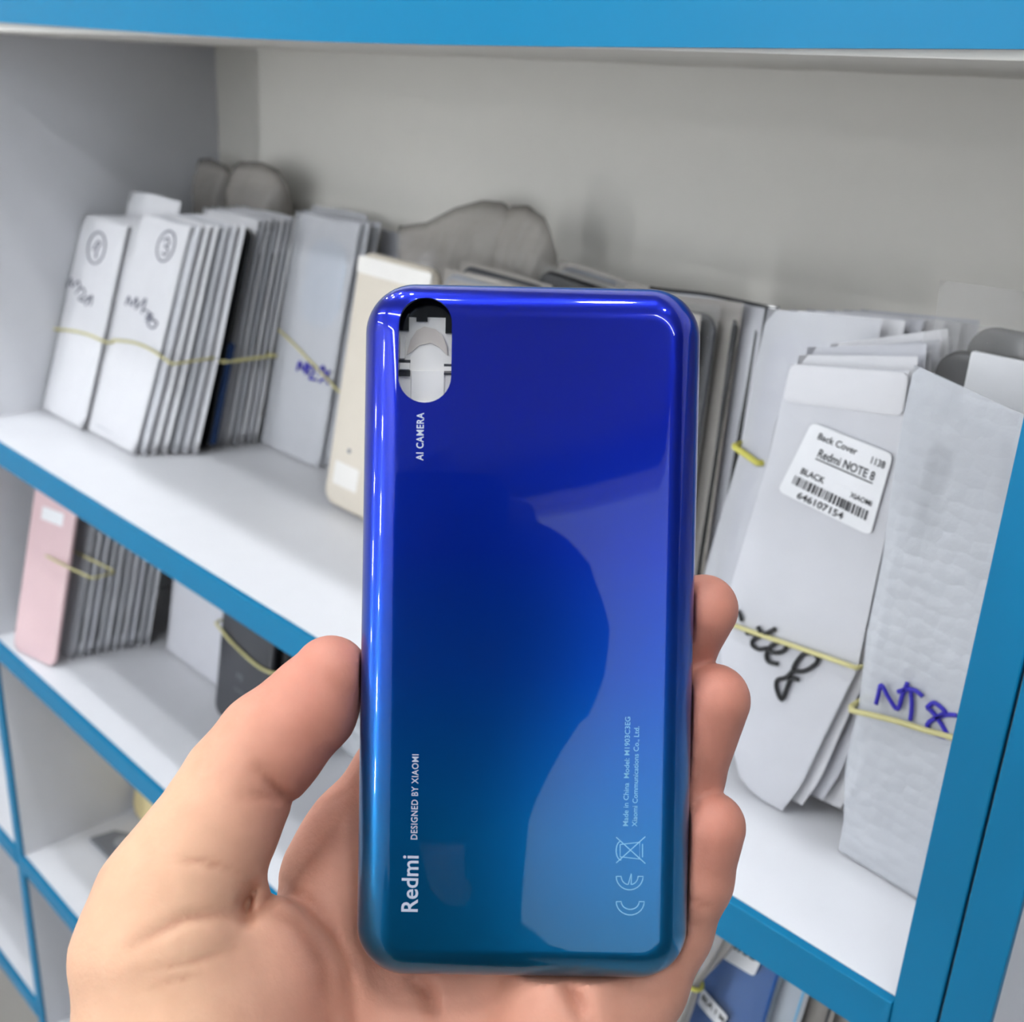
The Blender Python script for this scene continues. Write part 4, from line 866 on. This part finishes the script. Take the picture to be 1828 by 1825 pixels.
for pl, dep, wd in CREASES:
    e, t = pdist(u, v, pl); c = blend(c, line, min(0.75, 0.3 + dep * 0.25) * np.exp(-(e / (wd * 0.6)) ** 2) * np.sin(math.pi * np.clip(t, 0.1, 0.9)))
hand_V, hand_Q, hand_C = cam2w(V), Q, c
# the person stands behind the camera with a black smartphone in the right hand and shows mirrored in the glossy cover
org = cam2w(H_(620, 2100, 236)); me = mesh_from('person', hand_V - org, hand_Q, hand_C)
SKIN = skin(); person = link('person', me, SKIN, None, True, org)
tag(person, 'person whose bare left hand grips the blue phone cover, thumb on its left edge', 'person')
HEAD = np.array([-44., 122., -370.])
def head_sdf(P):
    d = ell(P, HEAD, (74, 108, 92)); d = smin(d, ell(P, HEAD + [0, 42, 40], (56, 66, 56)), 20)
    d = smin(d, ell(P, HEAD + [0, 22, 96], (13, 22, 18)), 8)                 # nose
    for s in (-1, 1): d = smin(d, ell(P, HEAD + [s * 75, 14, 5], (9, 28, 17)), 5); d = np.maximum(d, -ell(P, HEAD + [s * 30, 2, 92], (14, 8, 12)))
    d = smin(d, cap(P, HEAD + [0, 80, -10], HEAD + [0, 210, -30], 54, 58), 20)
    return np.maximum(d, -ell(P, HEAD + [0, 66, 98], (24, 3, 12)))
def hair_sdf(P):
    d = ell(P, HEAD + [0, -26, -22], (88, 102, 100)); d = np.maximum(d, -(ell(P, HEAD + [0, 50, 75], (76, 84, 70))))
    w = 5 * np.sin(P[:, 0] * 0.11 + 1) * np.sin(P[:, 1] * 0.13) + 5 * np.sin(P[:, 0] * 0.05 + P[:, 2] * 0.09); return np.maximum(d + w, -(ell(P, HEAD, (70, 104, 88))))
RW = np.array([-20., 205., -30.])                                              # right wrist
def rhand_sdf(P):
    A = lambda *p: np.array(p, float)
    d = cap(P, A(-26, 124, -26), RW, 24, 24); d = smin(d, cap(P, A(-26, 74, -26), A(-24, 170, -28), 14, 22), 14)
    for pts in ([(-26, 60, -26, 10), (-18, 30, -21, 9), (-15, 28, -15, 7.5)], [(-26, 82, -26, 11), (-16, 50, -21, 9.5), (-14, 48, -16, 7)],
                [(-26, 100, -26, 11), (-16, 76, -21, 9.5), (-14, 74, -16, 7.5)], [(-26, 118, -26, 10), (-16, 100, -21, 9), (-14, 98, -16, 7.5)],
                [(-36, 118, -24, 14), (-70, 82, -20, 11), (-82, 42, -16, 9), (-83, 14, -9, 8)]):
        d = smin(d, chain(P, [(A(*p[:3]), p[3]) for p in pts], 3), 3)
    q = np.abs(P - A(-36, 74, -5.2)) - A(38.2, 79.7, 4.7); return np.maximum(d, -q.max(1))
SILHOUETTE_CUFF = [(np.array(p, float), r) for p, r in (((-10, 26, -20), 9), ((8, 22, -19), 11), ((24, 36, -18), 14), ((30, 62, -18), 18), ((26, 84, -18), 19), ((4, 108, -20), 23), ((-8, 136, -22), 22), ((-14, 165, -26), 24), ((-22, 205, -32), 30))]  # added dark mass over the hand, outlined to give the mirrored silhouette
def shirt_sdf(P):
    T = HEAD + [-135, 250, -40]
    d = cap(P, T + [-130, 60, 0], T + [130, 60, 0], 75, 75); d = smin(d, cap(P, T + [-70, 90, 0], T + [-60, 460, 30], 130, 140), 40); d = smin(d, cap(P, T + [70, 90, 0], T + [60, 460, 30], 130, 140), 40)
    el = np.array([-120., 350., -30.])
    d = smin(d, cap(P, T + [-185, 70, 0], el, 62, 50), 30); d = smin(d, cap(P, el, H_(660, 2440, 208), 48, 38), 20)
    e2 = np.array([-40., 430., -190.]); d = smin(d, cap(P, T + [185, 70, 0], e2, 62, 50), 30); d = smin(d, cap(P, e2, RW + [0, 18, -6], 48, 31), 20)
    for a, b in list(zip(SILHOUETTE_CUFF, SILHOUETTE_CUFF[1:])) + [((np.array([6., 22, -22]), 9), (np.array([8., 112, -22]), 11)), ((np.array([-56., 150, -26]), 22), (np.array([-34., 200, -32]), 30)), ((np.array([-20., 140, -26]), 24), (np.array([-56., 150, -26]), 22))]: d = smin(d, cap(P, a[0], b[0], a[1], b[1]), 4)      # cuff added over the right hand so that it mirrors dark
    q = np.abs(P - np.array([-36., 74., -5.2])) - np.array([38.6, 80., 5.2]); d = np.maximum(d, -q.max(1))
    return np.maximum(d, -cap(P, T + [125, -60, 0], T + [125, 60, -10], 58, 50))
for nm, sd, lo, hi, h in (('head', head_sdf, HEAD - [110, 140, 130], HEAD + [110, 205, 130], 6.0), ('hair', hair_sdf, HEAD - [120, 160, 150], HEAD + [120, 130, 120], 6.0), ('right_hand', rhand_sdf, [-110., -10., -70.], [70., 240., 25.], 3.0), ('shirt', shirt_sdf, [-480., -10., -640.], [380., 1000., 290.], 11.0)):
    Vs, Qs = surface_nets(sd, np.array(lo), np.array(hi), h); Vw = cam2w(Vs) - org
    o = link(nm, mesh_from(nm, Vw, Qs, np.tile(base, (len(Vs), 1))), SKIN if nm in ('head', 'right_hand') else nm, person)
    if nm in ('hair', 'shirt'): o['label'] = 'short black hair' if nm == 'hair' else 'dark long sleeved shirt'
# black smartphone at the camera's own position, mirrored as the dark shape on the cover
bm = bmesh.new(); rings = []
for ins, z in ((2.0, -1.4), (0.4, -1.8), (0, -3.0), (0, -7.5), (0.6, -8.8), (2.0, -9.2)):
    rings.append([bm.verts.new(Vector(cam2w((x - 36, y + 74, z)))) for x, y in rrect(75 - 2 * ins, 158 - 2 * ins, 9 - ins, 8)])
for A, B in zip(rings, rings[1:]):
    for k in range(len(A)): bm.faces.new((A[k], A[(k + 1) % len(A)], B[(k + 1) % len(A)], B[k]))
bm.faces.new(rings[0]); bm.faces.new(rings[-1][::-1])
o = link('smartphone', bm_mesh('smartphone', bm), 'black', None, False); c0 = Vector(cam2w((-36, 74, -5))); o.data.transform(Matrix.Translation(-c0)); o.location = c0
tag(o, 'black smartphone mirrored as a dark shape in the glossy blue cover', 'smartphone')
